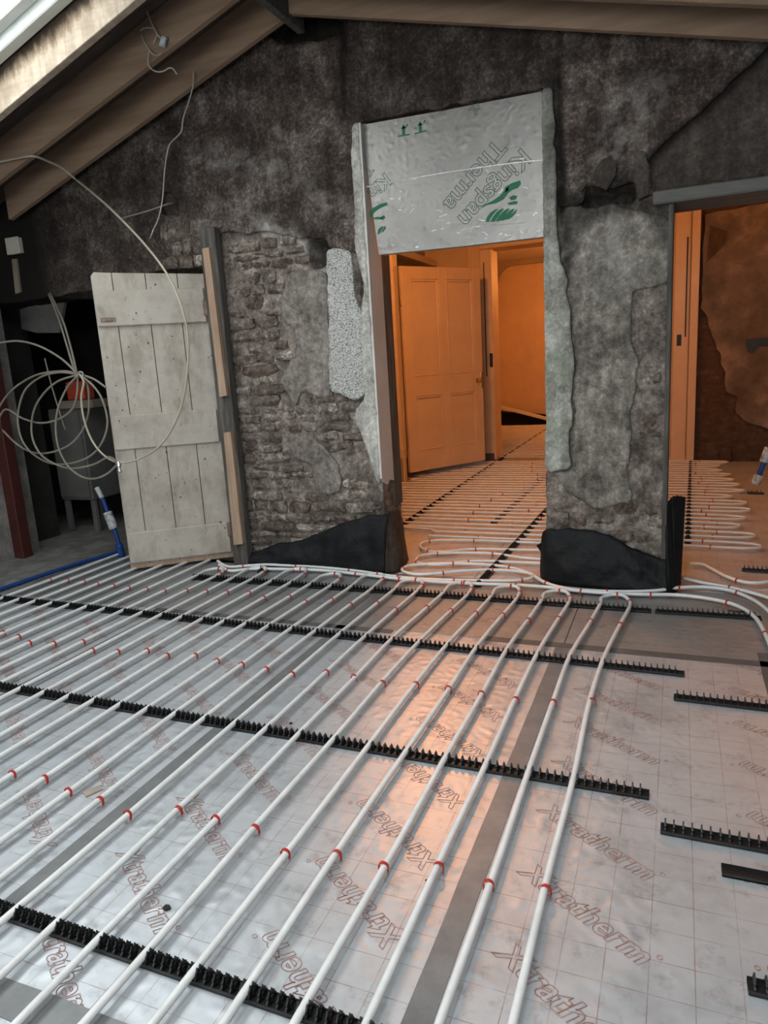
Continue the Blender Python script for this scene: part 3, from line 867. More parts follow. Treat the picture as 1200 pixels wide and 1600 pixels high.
word = flatten(lettering('Xtratherm', 0.098, 0.0022, 0.0012, 0.22, 1.0), 0.5)
wx = max(v.co.x for v in word.vertices)
ringm = MB().tube([(wx + 0.012 + 0.007 * math.cos(a), 0.030 + 0.007 * math.sin(a), 0) for a in [2 * PI * k / 10 for k in range(11)]], 0.0009, 4, smooth=False)
bmw = bmesh.new()
bmw.from_mesh(word)
bmw.from_mesh(ringm.me('ring'))
bmw.to_mesh(word)
bmw.free()
word.materials.clear()
word.materials.append(M['print'])
ww = max(v.co.x for v in word.vertices) - min(v.co.x for v in word.vertices)
LS = 0.43 / ww


def boardat(x, y):
    for (i, j), b in boards.items():
        if XS[i] <= x < XS[i + 1]:
            ys = YS + [4.36]
            if ys[j] <= y < ys[j + 1]:
                return b
    return None


for k in range(-1, 5):
    for row in range(0, 14):
        y = 0.55 + row * 0.295
        for x, yy, rot in ((-0.205 - 1.18 * k, y + 0.21, math.radians(-33.5)), (-0.205 + 0.60 - 1.18 * k, y + 0.06, math.radians(146.5))):
            b = boardat(x, yy)
            if b is None or yy > 3.28 or yy < 0.5 or x > 1.2 or x < -3.9:
                continue
            w = put(word, b, x, yy, 0.0006, LS, LS, 1.0)
            w.rotation_euler = (0, 0, rot)
            w.name = 'lettering'

# ---------------------------------------------------------------- clip rails
JAW = MB()
for sx in (-1, 1):
    prof = [(-0.020, 0.0), (0.020, 0.0), (0.020, 0.014), (0.013, 0.018), (0.016, 0.023), (0.010, 0.027), (0.006, 0.036), (0.0, 0.026), (-0.006, 0.036), (-0.010, 0.027), (-0.016, 0.023), (-0.013, 0.018), (-0.020, 0.014)]
    JAW.prism([(u, w) for u, w in prof], sx * 0.0120 - 0.0022, sx * 0.0120 + 0.0022, 'x')
    JAW.box(sx * 0.0125 - 0.003, sx * 0.0125 + 0.006, -0.004, 0.004, 0.006, 0.022)
JAWM = JAW.me('clip_jaw')
JAWM.materials.append(M['black'])


def rail(p0, p1, label, pitch=0.0499, phase=None, teeth=True):
    a, b = Vector((*p0, 0)), Vector((*p1, 0))
    L = (b - a).length
    ang = math.atan2(b.y - a.y, b.x - a.x)
    t = tag(empty('clip_rail', a, (0, 0, ang)), label, 'rail', 'black clip rails across the floor')
    s = MB().box(0, L, -0.021, 0.021, 0.0015, 0.005)
    s.box(0, L, -0.021, -0.0185, 0.0015, 0.013)
    s.box(0, L, 0.0185, 0.021, 0.0015, 0.013)
    s.build('base_strip', 'black', t)
    if teeth:
        x = pitch / 2
        if phase is not None:
            # jaws line up with the pipe runs that cross the rail
            x = (-0.297 - p0[0]) % pitch if abs(math.cos(ang)) > 0.7 else pitch / 2 + phase
        while x < L - 0.012:
            put(JAWM, t, x, 0, 0.004, 1, 1, 1)
            x += pitch
    return t


rail((-2.55, 1.145), (-0.52, 1.135), 'black clip rail nearest the camera, crossing the bottom left corner', phase=0.0)
rail((-3.62, 2.207), (-0.058, 2.203), 'long black clip rail second from the camera, crossing the middle of the floor', phase=0.012)
rail((-4.25, 3.245), (0.052, 3.165), 'long black clip rail third from the camera, reaching the blue pipe', phase=0.012)
rail((-3.165, 3.945), (-0.112, 3.945), 'long black clip rail under the pipe bends nearest the stone wall', phase=0.012)
rail((-0.092, 3.945), (0.425, 3.955), 'black clip rail in line with the bends, right of the pipes')
rail((0.010, 2.928), (0.60, 2.922), 'empty black clip rail at the right edge, farthest of the three loose rails')
rail((-0.020, 2.040), (0.60, 2.035), 'empty black clip rail at the right edge, middle of the loose rails')
rail((0.140, 1.905), (0.60, 1.905), 'flat black strip lying at the right edge between two toothed rails', teeth=False)
rail((0.175, 1.525), (0.60, 1.53), 'short black rail end at the right edge nearest the bottom corner')
HZ = lambda pts: pts
rail((-1.150, 4.165), (-1.085, 6.75), 'black clip rail running through the doorway beside the stone pillar', phase=0.01)
rail((-2.222, 5.62), (-2.248, 9.3), 'black clip rail running past the open panelled door in the lit hall', pitch=0.10, phase=0.02)
rail((-2.248, 9.42), (-2.255, 14.1), 'black clip rail in the far room behind the door post', pitch=0.12)
rail((-3.55, 12.4), (-3.40, 14.1), 'short black clip rail at the far left of the far room', pitch=0.12)
rail((0.085, 5.45), (0.150, 9.40), 'black clip rail in the hall seen right of the stone pillar', pitch=0.06)
rail((0.395, 4.83), (0.75, 4.80), 'short black clip rail inside the right opening by the curved pipe')
rail((0.62, 7.4), (0.76, 7.38), 'tiny black rail offcut by the pipe bends in the right opening', pitch=0.04)
rail((-1.458, 5.85), (-1.42, 8.2), 'flat dark strip under the pipes in the middle of the lit hall', teeth=False)

# ---------------------------------------------------------------- heating pipes
PR = 0.0106
PZ = 0.0255
CL_ARCH = MB()
na = 8
for side in (-0.0045, 0.0045):
    for rr in (0.0116, 0.0150):
        for k in range(na + 3):
            if k == 0:
                x, z = rr, -0.016
            elif k == na + 2:
                x, z = -rr, -0.016
            else:
                a = PI * (k - 1) / na
                x, z = rr * math.cos(a), rr * math.sin(a)
            CL_ARCH.V.append((x, side, z))
n_ = na + 3
for k in range(n_ - 1):
    i0, o0, i1, o1 = k, n_ + k, 2 * n_ + k, 3 * n_ + k
    CL_ARCH.F += [(o0, o0 + 1, o1 + 1, o1), (i0 + 1, i0, i1, i1 + 1), (i0, i0 + 1, o0 + 1, o0), (i1 + 1, i1, o1, o1 + 1)]
CL_ARCH.F += [(0, n_, 3 * n_, 2 * n_), (n_ - 1, 3 * n_ - 1, 4 * n_ - 1, 2 * n_ - 1)]
CLM = CL_ARCH.me('pipe_clip')
CLM.materials.append(M['red'])
CLIPS = []


ORD = 'first second third fourth fifth sixth seventh eighth ninth tenth eleventh twelfth thirteenth fourteenth fifteenth sixteenth seventeenth eighteenth nineteenth twentieth twenty-first twenty-second twenty-third twenty-fourth twenty-fifth twenty-sixth twenty-seventh twenty-eighth twenty-ninth thirtieth'.split()
ROWN = {1.61: 'nearest the camera', 2.70: 'at mid floor', 3.64: 'before the bends'}


def clip(x, y, ang, group, label, z=PZ):
    """ang: direction of the pipe under the clip"""
    o = bpy.data.objects.new('pipe_clip', CLM)
    COL.objects.link(o)
    o.location, o.rotation_euler = (x, y, z), (random.uniform(-.12, .12), 0, ang - PI / 2 + random.uniform(-.10, .10))
    tag(o, label, 'clip', group)
    CLIPS.append(o)


main = tag(empty('heating_pipe', (-1.8, 2.4, 0)), 'white heating pipe looping back and forth across the silver foil floor', 'pipe')
rp = random.Random(3)
RUNS = [-0.297 - 0.1497 * k for k in range(28)]


def part_tube(name, pts, r, m, parent, sides=10, res=0.03):
    loc = parent.location
    mb = MB().tube(pts, r, sides, res)
    mb.V = [(v[0] - loc.x, v[1] - loc.y, v[2] - loc.z) for v in mb.V]
    return mb.build(name, m, parent, True)


MGRP = 'red clips on the straight pipe runs'
MLAB = 'small red plastic clip holding a straight white pipe run to the foil floor'
BGRP = 'red clips on the pipe bends'
BLAB = 'small red plastic clip on a bend of the white floor pipe near the stone wall'
tops = {0: 4.115, 1: 4.115, 2: 4.13, 3: 4.15, 4: 4.16, 5: 4.16, 6: 4.20, 7: 4.18, 8: 4.25, 9: 4.22, 10: 4.15}
for k in range(10):
    xa, xb = RUNS[2 * k], RUNS[2 * k + 1]
    yt = [4.115, 4.12, 4.15, 4.16, 4.155, 4.225, 4.17, 4.235, 4.215, 4.12][k]
    sh = 0.074 if k == 0 else (0.045 if k < 4 else 0.02 + rp.uniform(-.01, .015))
    w1, w2 = rp.uniform(-.006, .006), rp.uniform(-.006, .006)
    ra = [(xa, -0.6), (xa + w1, 0.6), (xa, 1.14), (xa - 0.004, 1.7), (xa, 2.205), (xa - 0.010 * (k == 0) + w2, 2.72), (xa + sh * 0.04, 3.19), (xa + sh * 0.55, 3.62), (xa + sh, 3.95), (xa + sh - 0.018, yt - 0.05)]
    rb_ = [(xb + sh - 0.01, yt - 0.06), (xb + sh * 0.9, 3.95), (xb + sh * 0.55, 3.62), (xb + sh * 0.03, 3.19), (xb - w2, 2.72), (xb, 2.205), (xb + 0.004, 1.7), (xb, 1.14), (xb - w1, 0.6), (xb, -0.6)]
    mid = [((xa + xb) / 2 + sh + 0.02, yt), ((xa + xb) / 2 + sh - 0.035, yt - 0.004)]
    pts = [(x, y, PZ + (0.004 if abs(y - yt) < 0.03 else 0)) for x, y in ra + mid + rb_]
    part_tube('pipe_loop', pts, PR, 'pipe', main)
    for q_, xx in enumerate((xa, xb)):
        for yy in (1.61, 2.70, 3.64):
            y_ = yy + rp.uniform(-.045, .045) + (0.06 if k == 0 and yy < 3 else 0)
            s_ = sh * (0.58 if yy > 3 else 0.0)
            clip(xx + s_, y_, PI / 2 - (0.13 if yy > 3 and k < 4 else 0), MGRP, 'red clip on the %s pipe run from the right, row %s' % (ORD[2 * k + q_], ROWN[yy]))
    clip((xa + xb) / 2 + sh - 0.005, yt - 0.001, PI, BGRP, 'red clip on the crown of the %s pipe bend from the right' % ORD[k], PZ + 0.004)
    clip(xa + sh - 0.004, yt - 0.10, PI / 2, BGRP, 'red clip on the right leg of the %s pipe bend from the right' % ORD[k])
for i in range(20, 27):
    x = RUNS[i]
    yend = 4.40 if x < -3.9 else 4.33
    wv = rp.uniform(-.006, .006)
    pts = [(x, -0.6, PZ), (x + wv, 1.2, PZ), (x, 2.205, PZ), (x - wv, 2.8, PZ), (x, 3.22, PZ), (x + 0.004, 3.9, PZ), (x, yend, PZ)]
    part_tube('pipe_run', pts, PR, 'pipe', main)
    for yy in (2.70, 3.64):
        clip(x, yy + rp.uniform(-.05, .05), PI / 2, MGRP, 'red clip on the %s pipe run from the right, row %s' % (ORD[i], ROWN[yy]))

# the two feed pipes along the foot of the wall
def floorpts(l, z=PZ, loc=None):
    return [(x, y, z) for x, y in l]


def clips_along(pts, step, start, group, label, z=PZ):
    n_c = 0
    P = spline([(x, y, 0) for x, y in pts], 0.02)
    d, nxt = 0, start
    for a, b in zip(P[:-1], P[1:]):
        d += (b - a).length
        if d >= nxt:
            clip(b.x, b.y, math.atan2(b.y - a.y, b.x - a.x), group, label % ORD[n_c] if '%s' in label else label, z)
            n_c += 1
            nxt += step * random.uniform(0.8, 1.2)


FEED_A = [(-3.139,4.228),(-3.038,4.147),(-2.941,4.101),(-2.824,4.172),(-2.642,4.206),(-2.300,4.240),(-1.990,4.209),(-1.693,4.166),(-1.422,4.151),(-1.170,4.162),(-0.931,4.185),(-0.735,4.187),(-0.616,4.162),(-0.356,4.144),(-0.146,4.166),(0.025,4.191),(0.190,4.159),(0.313,4.079),(0.391,3.908),(0.420,3.608),(0.421,3.310)]
FEED_B = [(-3.203,4.303),(-3.029,4.182),(-2.920,4.219),(-2.782,4.278),(-2.589,4.297),(-2.329,4.298),(-2.015,4.264),(-1.804,4.216),(-1.609,4.183),(-1.349,4.193),(-1.105,4.229),(-0.947,4.261),(-0.854,4.320),(-0.841,4.405),(-0.927,4.460),(-1.121,4.466),(-1.322,4.398),(-1.473,4.310),(-1.595,4.271),(-1.707,4.324),(-1.730,4.411),(-1.672,4.485),(-1.460,4.556),(-1.191,4.574),(-1.006,4.533),(-0.856,4.416),(-0.759,4.285),(-0.660,4.202),(-0.541,4.165),(-0.323,4.175),(-0.114,4.231),(0.024,4.320),(0.163,4.361),(0.296,4.329),(0.400,4.194),(0.461,4.021),(0.518,3.757)]
fa = tag(empty('feed_pipe', (FEED_A[8][0], FEED_A[8][1], 0)), 'white feed pipe along the wall foot, the one nearest the pipe bends', 'pipe')
part_tube('pipe_length', floorpts(FEED_A), PR, 'pipe', fa)
fb = tag(empty('feed_pipe', (FEED_B[8][0], FEED_B[8][1], 0)), 'white feed pipe along the wall foot, looping into the doorway', 'pipe')
part_tube('pipe_length', floorpts(FEED_B, 0.0275), PR, 'pipe', fb)
FGRP, FLAB = 'red clips on the feed pipes', 'small red plastic clip on a white feed pipe along the foot of the wall'
clips_along(FEED_A, 0.42, 0.2, FGRP, '%s red clip from the left on the feed pipe nearest the bends')
clips_along(FEED_B, 0.38, 0.32, FGRP, '%s red clip along the feed pipe that loops into the doorway', 0.0275)
for i_, (pp, lab) in enumerate((([(-2.735,4.145),(-2.739,4.256)], 'black clip block on the feed pipes below the dark door post'), ([(-2.131,4.278),(-2.130,4.372)], 'black clip block on the feed pipes below the black membrane'))):
    t = rail(pp[0], pp[1], lab, pitch=0.03)

# hall circuit: one pipe winding left and right under the warm lamp
HALL = [(-0.812,4.691),(-1.081,4.674),(-1.302,4.649),(-1.499,4.533),(-1.629,4.525),(-1.709,4.592),(-1.721,4.708),(-1.631,4.794),(-1.450,4.843),(-1.217,4.865),(-0.971,4.791),(-0.825,4.768)]
hallp = tag(empty('heating_pipe', (-1.2, 6.5, 0)), 'white heating pipe winding side to side across the lamplit hall floor', 'pipe')
pts = [(-0.62, HALL[0][1])] + list(HALL[1:-1]) + [(-0.62, HALL[-1][1])]
part_tube('pipe_loop', floorpts(pts), PR, 'pipe', hallp)
LOOP2 = [(-0.873,5.047),(-1.104,4.990),(-1.386,4.961),(-1.554,4.860),(-1.672,4.840),(-1.773,4.915),(-1.825,5.020),(-1.802,5.123),(-1.654,5.186),(-1.352,5.214),(-0.900,5.208)]
pts = [(-0.62, LOOP2[0][1])] + list(LOOP2[1:-1]) + [(-0.62, LOOP2[-1][1])]
part_tube('pipe_loop', floorpts(pts), PR, 'pipe', hallp)
HGRP, HLAB = 'red clips in the lamplit hall', 'tiny red clip on a white pipe in the lamplit hall'
for l in (HALL, LOOP2):
    clips_along(l[1:-1], 0.36, 0.25, HGRP, HLAB)
y = 5.30
serp = []
k = 0
while y < 9.30:
    xl = -1.95 if y < 5.5 else (-2.95 + rp.uniform(-.05, .05))
    xr = 0.47 + rp.uniform(-.06, .14)
    if k % 2 == 0:
        serp += [(xl + 0.09, y), (-1.4, y + rp.uniform(-.012, .012)), (-0.4, y + rp.uniform(-.01, .01)), (0.1, y), (xr - 0.10, y - 0.01), (xr, y + 0.06)]
    else:
        serp += [(xr - 0.08, y - 0.02), (0.1, y), (-0.4, y + rp.uniform(-.01, .01)), (-1.4, y + rp.uniform(-.012, .012)), (xl + 0.10, y), (xl, y + 0.07)]
    for xx in ((-1.55 + rp.uniform(-.25, .12), 0.22 + rp.uniform(-.07, .08)) if k % 2 == 0 else (-1.2 + rp.uniform(-.1, .5),)):
        clip(xx, y, 0, HGRP, HLAB)
    if k % 2 == 1:
        clip(0.26 + rp.uniform(-.08, .08), y, 0, HGRP, HLAB)
    y += 0.148
    k += 1
part_tube('pipe_loop', floorpts(serp), PR, 'pipe', hallp, 8, 0.045)
y = 9.72
serp = []
k = 0
while y < 14.05:
    serp += [(-3.7, y), (-2.4, y), (-1.3, y)] if k % 2 == 0 else [(-1.3, y), (-2.4, y), (-3.7, y)]
    y += 0.16
    k += 1
farp = tag(empty('heating_pipe', (-2.4, 11.8, 0)), 'white heating pipe winding across the far room behind the door post', 'pipe')
part_tube('pipe_loop', floorpts(serp), PR, 'pipe', farp, 6, 0.08)
RP1 = [(0.046,4.526),(0.165,4.448),(0.299,4.389),(0.424,4.299),(0.483,4.245),(0.591,4.120)]
RP2 = [(0.092,4.843),(0.168,4.842),(0.225,4.738),(0.294,4.602),(0.375,4.515),(0.442,4.504),(0.512,4.543),(0.645,4.684)]
rp1 = tag(empty('feed_pipe', (RP1[2][0], RP1[2][1], 0)), 'white feed pipe leaving the right side of the membrane-wrapped pillar', 'pipe')
part_tube('pipe_length', floorpts(RP1), PR, 'pipe', rp1)
rp2 = tag(empty('feed_pipe', (RP2[2][0], RP2[2][1], 0)), 'white curved pipe by the short rail inside the right opening', 'pipe')
part_tube('pipe_length', floorpts(RP2), PR, 'pipe', rp2)
clips_along(RP1, 0.3, 0.28, FGRP, '%s red clip on the pipe leaving the right side of the pillar')
clips_along(RP2, 0.5, 0.42, FGRP, '%s red clip on the curved pipe by the short rail')

# blue pipe along the edge of the foil and the two capped pipe tails
bp = tag(empty('blue_pipe', (-4.36, 3.9, 0)), 'blue water pipe lying along the concrete edge at the left', 'pipe')
part_tube('pipe_length', [(-4.44, 1.5, .016), (-4.41, 3.1, .016), (-4.405, 3.45, .016), (-4.385, 3.75, .016), (-4.35, 4.1, .016), (-4.28, 4.40, .016)], 0.0145, 'blue', bp)
TAIL = [(-4.180,4.350,-0.013),(-4.186,4.350,0.106),(-4.216,4.350,0.234),(-4.259,4.350,0.371),(-4.291,4.350,0.487),(-4.336,4.350,0.571)]
tl = tag(empty('pipe_tail', (TAIL[0][0], TAIL[0][1], 0)), 'blue pipe tail in scuffed white lagging, rising beside the plank door', 'pipe')
tail_pts = [(TAIL[0][0], TAIL[0][1], 0.0)] + [p for p in TAIL[1:]]
part_tube('blue_core', tail_pts, 0.017, 'blue', tl)
part_tube('lagging_sleeve', tail_pts[2:4], 0.036, 'lagging', tl, 12)
part_tube('lagging_sleeve', [tail_pts[0], tail_pts[1]], 0.030, 'blue', tl, 12)
part_tube('end_cap', [tail_pts[-2], tail_pts[-1]], 0.020, 'lagging', tl, 10)
T2 = [(0.554,6.000,0.348),(0.577,6.000,0.417),(0.607,6.000,0.515),(0.637,6.000,0.622),(0.681,6.000,0.755)]
t2p = list(T2) + [(T2[-1][0] + 0.10, 6.0, T2[-1][2] + 0.08), (T2[-1][0] + 0.22, 6.0, T2[-1][2] - 0.05), (T2[-1][0] + 0.28, 6.0, 0.3), (T2[-1][0] + 0.28, 6.0, 0.0)]
tr2 = tag(empty('pipe_tail', (t2p[-1][0], 6.0, 0)), 'blue and white pipe end hanging at the right edge of the right opening', 'pipe')
part_tube('blue_core', t2p, 0.020, 'blue', tr2)
part_tube('lagging_sleeve', t2p[:2], 0.032, 'lagging', tr2, 12)
part_tube('lagging_sleeve', t2p[2:4], 0.034, 'lagging', tr2, 12)

# ---------------------------------------------------------------- membranes at the wall foot
def sheet(name, bottom, top, bulge, nv=14, nsub=6, seed=0, thick=0.004, mats=('membrane',), parent=None, split=None, mid=None):
    B, T = spline(bottom, 0.04), spline(top, 0.04)
    n = 60

    def samp(P, t):
        L = [0]
        for a, b in zip(P[:-1], P[1:]):
            L.append(L[-1] + (b - a).length)
        s = t * L[-1]
        for i in range(len(P) - 1):
            if L[i + 1] >= s:
                f = (s - L[i]) / max(1e-9, L[i + 1] - L[i])
                return P[i].lerp(P[i + 1], f)
        return P[-1]
    V, F = [], []
    for j in range(nv + 1):
        v = j / nv
        for i in range(n + 1):
            u = i / n
            p = samp(B, u).lerp(samp(T, u), v)
            d = Vector((0, -1, 0))
            wv = mnoise.fractal(Vector((u * 6 + seed, v * 2.2, seed)), 1.0, 2.0, 3)
            p = p + d * (bulge * math.sin(PI * v) * (0.7 + 0.6 * wv) + 0.012 * wv * v * (1 - v) * 4)
            if j == nv:
                p = p + Vector((0, 0, 0.012 * mnoise.noise(Vector((u * 14, seed, 0)))))
            V.append(p)
    w = n + 1
    for j in range(nv):
        for i in range(n):
            F.append((j * w + i, j * w + i + 1, (j + 1) * w + i + 1, (j + 1) * w + i))
    me = mesh(name, V, F, True)
    o = obj(name, me, mats[0], parent)
    sm = o.modifiers.new('thickness', 'SOLIDIFY')
    sm.thickness = thick
    sm.offset = 0.0
    return o


yb = YW - 0.055
mem1 = tag(empty('damp_proof_membrane', (-2.3, yb, 0)), 'black plastic membrane draped along the foot of the stone wall left of the doorway', 'membrane')


def loc_children(o, root):
    o.data.transform(Matrix.Translation(-root.location))
    o.parent = root


B1 = [(x, y, 0.004) for x, y in [(-3.07, 4.34), (-2.75, 4.30), (-2.40, 4.31), (-2.10, 4.30), (-1.90, 4.30), (-1.835, 4.31)]]
T1 = [(x, YW - 0.03, z) for x, z in [(-3.083,0.043),(-2.884,0.102),(-2.701,0.169),(-2.495,0.207),(-2.334,0.270),(-2.127,0.351),(-1.953,0.401),(-1.805,0.418)]]
s1 = sheet('membrane_sheet', B1, T1, 0.030, seed=2.0)
loc_children(s1, mem1)
B1b = [(-1.835, 4.31, 0.004), (-1.775, 4.35, 0.004), (-1.752, 4.41, 0.004), (-1.77, 4.54, 0.004), (-1.80, 4.68, 0.004)]
T1b = [(T1[-1][0], YW - 0.03, T1[-1][2]), (-1.825, YW + 0.0, 0.43), (-1.800, YW + 0.06, 0.42), (-1.805, YW + 0.18, 0.40), (-1.83, YW + 0.30, 0.30)]
s2 = sheet('dusty_return', B1b, T1b, 0.012, seed=5.0, mats=('membrane_dirty',))
loc_children(s2, mem1)
s2['label'] = 'dusty brown fold of membrane turned into the doorway'
mem2 = tag(empty('damp_proof_membrane', (-0.4, yb, 0)), 'black plastic membrane wrapped round the foot of the stone pillar', 'membrane')
B2 = [(-0.80, 4.44, 0.004), (-0.765, 4.37, 0.004), (-0.70, 4.325, 0.004), (-0.45, 4.285, 0.004), (-0.20, 4.265, 0.004), (-0.03, 4.262, 0.004)]
T2_ = [(-0.711,0.353),(-0.564,0.358),(-0.451,0.350),(-0.358,0.317),(-0.229,0.251),(-0.121,0.208),(-0.043,0.189)]
T2b = [(-0.79, 4.42, 0.235), (-0.765, YW - 0.02, 0.33)] + [(x, YW - 0.035, z) for x, z in T2_]
s3 = sheet('membrane_sheet', B2, T2b, 0.022, seed=8.0)
loc_children(s3, mem2)
B2c = [(-0.035, 4.262, 0.004), (0.0, 4.29, 0.004), (0.035, 4.36, 0.004)]
T2c = [(-0.062, YW + 0.01, 0.485), (-0.02, YW + 0.06, 0.550), (0.050, YW + 0.12, 0.535)]
s4 = sheet('side_flap', B2c, T2c, 0.0, seed=11.0)
loc_children(s4, mem2)
flap = [(-0.768,4.400,0.255),(-0.719,4.400,0.332),(-0.680,4.400,0.284),(-0.697,4.400,0.175),(-0.762,4.400,0.146),(-0.817,4.400,0.228)]
fl = sheet('loose_corner', [flap[5], flap[4]], [flap[0], flap[1]], 0.01, seed=3.0)
loc_children(fl, mem2)

# ---------------------------------------------------------------- other room surfaces
wl = struct(MB().box(-5.42, -5.13, -2.7, 4.40, 0, 2.75).build('wall_left', 'concrete'))
wr = struct(MB().box(2.3, 2.6, -2.7, 4.40, 0, 2.9).build('wall_right', 'roomwall'))
wbk = MB()
x0, x1, z0, z1 = BWIN
wbk.box(-5.42, x0, -2.95, -2.7, 0, 3.8).box(x1, 2.6, -2.95, -2.7, 0, 3.8).box(x0, x1, -2.95, -2.7, 0, z0).box(x0, x1, -2.95, -2.7, z1, 3.8)
struct(wbk.build('wall_back', 'roomwall'))
w2 = struct(empty('window_2', ((x0 + x1) / 2, -2.8, z0)))
fr = MB()
hw, hh = (x1 - x0) / 2, z1 - z0
for a, b in ((-hw, -hw + .07), (hw - .07, hw), (-0.84, -0.78), (0.78, 0.84)):
    fr.box(a, b, -0.04, 0.04, 0, hh)
fr.box(-hw, hw, -0.04, 0.04, 0, .07).box(-hw, hw, -0.04, 0.04, hh - .07, hh)
fr.build('window_frame', 'whitewood', w2)
MB().box(-hw + .05, hw - .05, -0.004, 0.004, .05, hh - .05).build('pane', 'glass', w2)

# roof boarding with skylight openings
ceil = struct(empty('ceiling', (-2.2, 1.0, 3.5)))


def roofslab(zf, x0, x1, y0, y1, t0, t1, m):
    V = []
    for (x, y) in ((x0, y0), (x1, y0), (x1, y1), (x0, y1)):
        V.append((x + 2.2, y - 1.0, zf(x) + t0 - 3.5))
    for (x, y) in ((x0, y0), (x1, y0), (x1, y1), (x0, y1)):
        V.append((x + 2.2, y - 1.0, zf(x) + t1 - 3.5))
    MB().add(V, [(0, 3, 2, 1), (4, 5, 6, 7), (0, 1, 5, 4), (1, 2, 6, 5), (2, 3, 7, 6), (3, 0, 4, 7)]).build('roof_panel', m, ceil)


DT = 0.235
RX = -2.21
roofslab(ZL, -5.6, SKYL[0], -2.95, 4.92, DT, DT + 0.06, 'deck')
roofslab(ZL, SKYL[1], RX, -2.95, 4.92, DT, DT + 0.06, 'deck')
ys = [-2.95] + [v for p_ in sorted(SKYY) for v in p_] + [4.92]
for a in range(0, len(ys), 2):
    roofslab(ZL, SKYL[0], SKYL[1], ys[a], ys[a + 1], DT, DT + 0.06, 'deck')
roofslab(ZR, RX, SKYR[0], -2.95, 4.92, DT, DT + 0.06, 'deck')
roofslab(ZR, SKYR[1], 2.8, -2.95, 4.92, DT, DT + 0.06, 'deck')
for a, b in ((-2.95, SKYRY[0]), (SKYRY[1], 4.92)):
    roofslab(ZR, SKYR[0], SKYR[1], a, b, DT, DT + 0.06, 'deck')


def skylight(name, zf, xs, yr, ang):
    xm_, ym_ = sum(xs) / 2, sum(yr) / 2
    t = struct(empty(name, (xm_, ym_, zf(xm_) + DT), (0, ang, 0)))
    L, W_ = (xs[1] - xs[0]) / math.cos(ang) / 2, (yr[1] - yr[0]) / 2
    f = MB()
    for s in (-1, 1):
        ya, yb_ = (W_ - 0.03, W_ + 0.045) if s > 0 else (-W_ - 0.045, -W_ + 0.03)
        f.box(-L - .03, L + .03, ya, yb_, -0.03, 0.10, 0.006)
        xa, xb_ = (L - 0.03, L + 0.045) if s > 0 else (-L - 0.045, -L + 0.03)
        f.box(xa, xb_, -W_ - .045, W_ + .045, -0.03, 0.10, 0.006)
    f.build('lining', 'velux', t)
    f = MB()
    for s in (-1, 1):
        ya, yb_ = (W_ - 0.105, W_ - 0.028) if s > 0 else (-W_ + 0.028, -W_ + 0.105)
        f.box(-L, L, ya, yb_, 0.035, 0.12, 0.008)
        xa, xb_ = (L - 0.105, L - 0.028) if s > 0 else (-L + 0.028, -L + 0.105)
        f.box(xa, xb_, -W_, W_, 0.035, 0.12, 0.008)
    f.build('sash', 'whitewood', t)
    MB().box(-L + .09, L - .09, -W_ + .09, W_ - .09, 0.085, 0.092).build('pane', 'glass', t)


skylight('window_1', ZL, SKYL, SKYY[0], -AL)
skylight('window_3', ZL, SKYL, SKYY[1], -AL)
skylight('unseen_skylight', ZR, SKYR, SKYRY, AR)


def rafter(zf, xa, xb_, y0, y1, depth, m, label, group=None, cut=True):
    V = []
    for y in (y0, y1):
        V += [(xa, y, zf(xa)), (xb_, y, zf(xb_)), (xb_, y, zf(xb_) + depth), (xa, y, zf(xa) + depth)]
    o = MB()
    o.add(V, [(0, 1, 2, 3), (7, 6, 5, 4), (0, 4, 5, 1), (1, 5, 6, 2), (2, 6, 7, 3), (3, 7, 4, 0)])
    bm = bmesh.new()
    bm.from_mesh(o.me('rafter'))
    bmesh.ops.bevel(bm, geom=bm.edges[:], offset=0.003, segments=1, affect='EDGES')
    # saw marks: slight bow along the length
    me = bpy.data.meshes.new('rafter')
    c0 = Vector(((xa + xb_) / 2, (y0 + y1) / 2, zf((xa + xb_) / 2)))
    bm.transform(Matrix.Translation(-c0))
    bm.to_mesh(me)
    bm.free()
    ob = obj('rafter', me, m)
    ob.location = c0
    return tag(ob, label, 'beam', 'roof rafters')


rafter(ZL, -4.70, RX - 0.025, 4.235, 4.28, DT - 0.001, 'rafter', 'left sloping pine rafter closest to the stone gable wall')
rafter(ZL, -4.95, RX - 0.025, 3.835, 3.88, DT - 0.001, 'rafter', 'left sloping pine rafter, middle one of the three')
rafter(ZL, -4.95, RX - 0.025, 3.395, 3.445, DT - 0.001, 'trimmer', 'pale daylit rafter directly beside the skylight')
rafter(ZL, -4.95, RX - 0.025, 1.80, 1.845, DT - 0.001, 'trimmer', 'pine rafter on the near side of the skylight')
rafter(ZR, RX + 0.025, 2.28, 4.205, 4.25, DT - 0.001, 'rafter', 'right hand pine rafter nearest the stone gable wall, above the foil board')
rafter(ZR, RX + 0.025, 2.28, 3.835, 3.88, DT - 0.001, 'rafter', 'right hand pine rafter at the top edge, second from the gable wall')
rb1 = MB().box(-0.024, 0.024, -3.4, 3.4, -0.04, 0.26, 0.004).build('ridge_beam', 'oldpost')
rb1.location = (RX, 1.0, 3.475)
tag(rb1, 'dark ridge beam where the left and right rafters meet', 'beam')

# ---------------------------------------------------------------- foil board in the top of the doorway
YB = 4.40
bd = tag(empty('foil_faced_board', (-1.27, YB, 2.07)), 'silver foil insulation board with green print closing the top of the doorway', 'board')
OUT = [(-1.841,2.858),(-1.331,2.848),(-0.749,2.845),(-0.739,2.820),(-0.745,2.079),(-1.243,2.082),(-1.781,2.092),(-1.817,2.468)]
L0 = bd.location


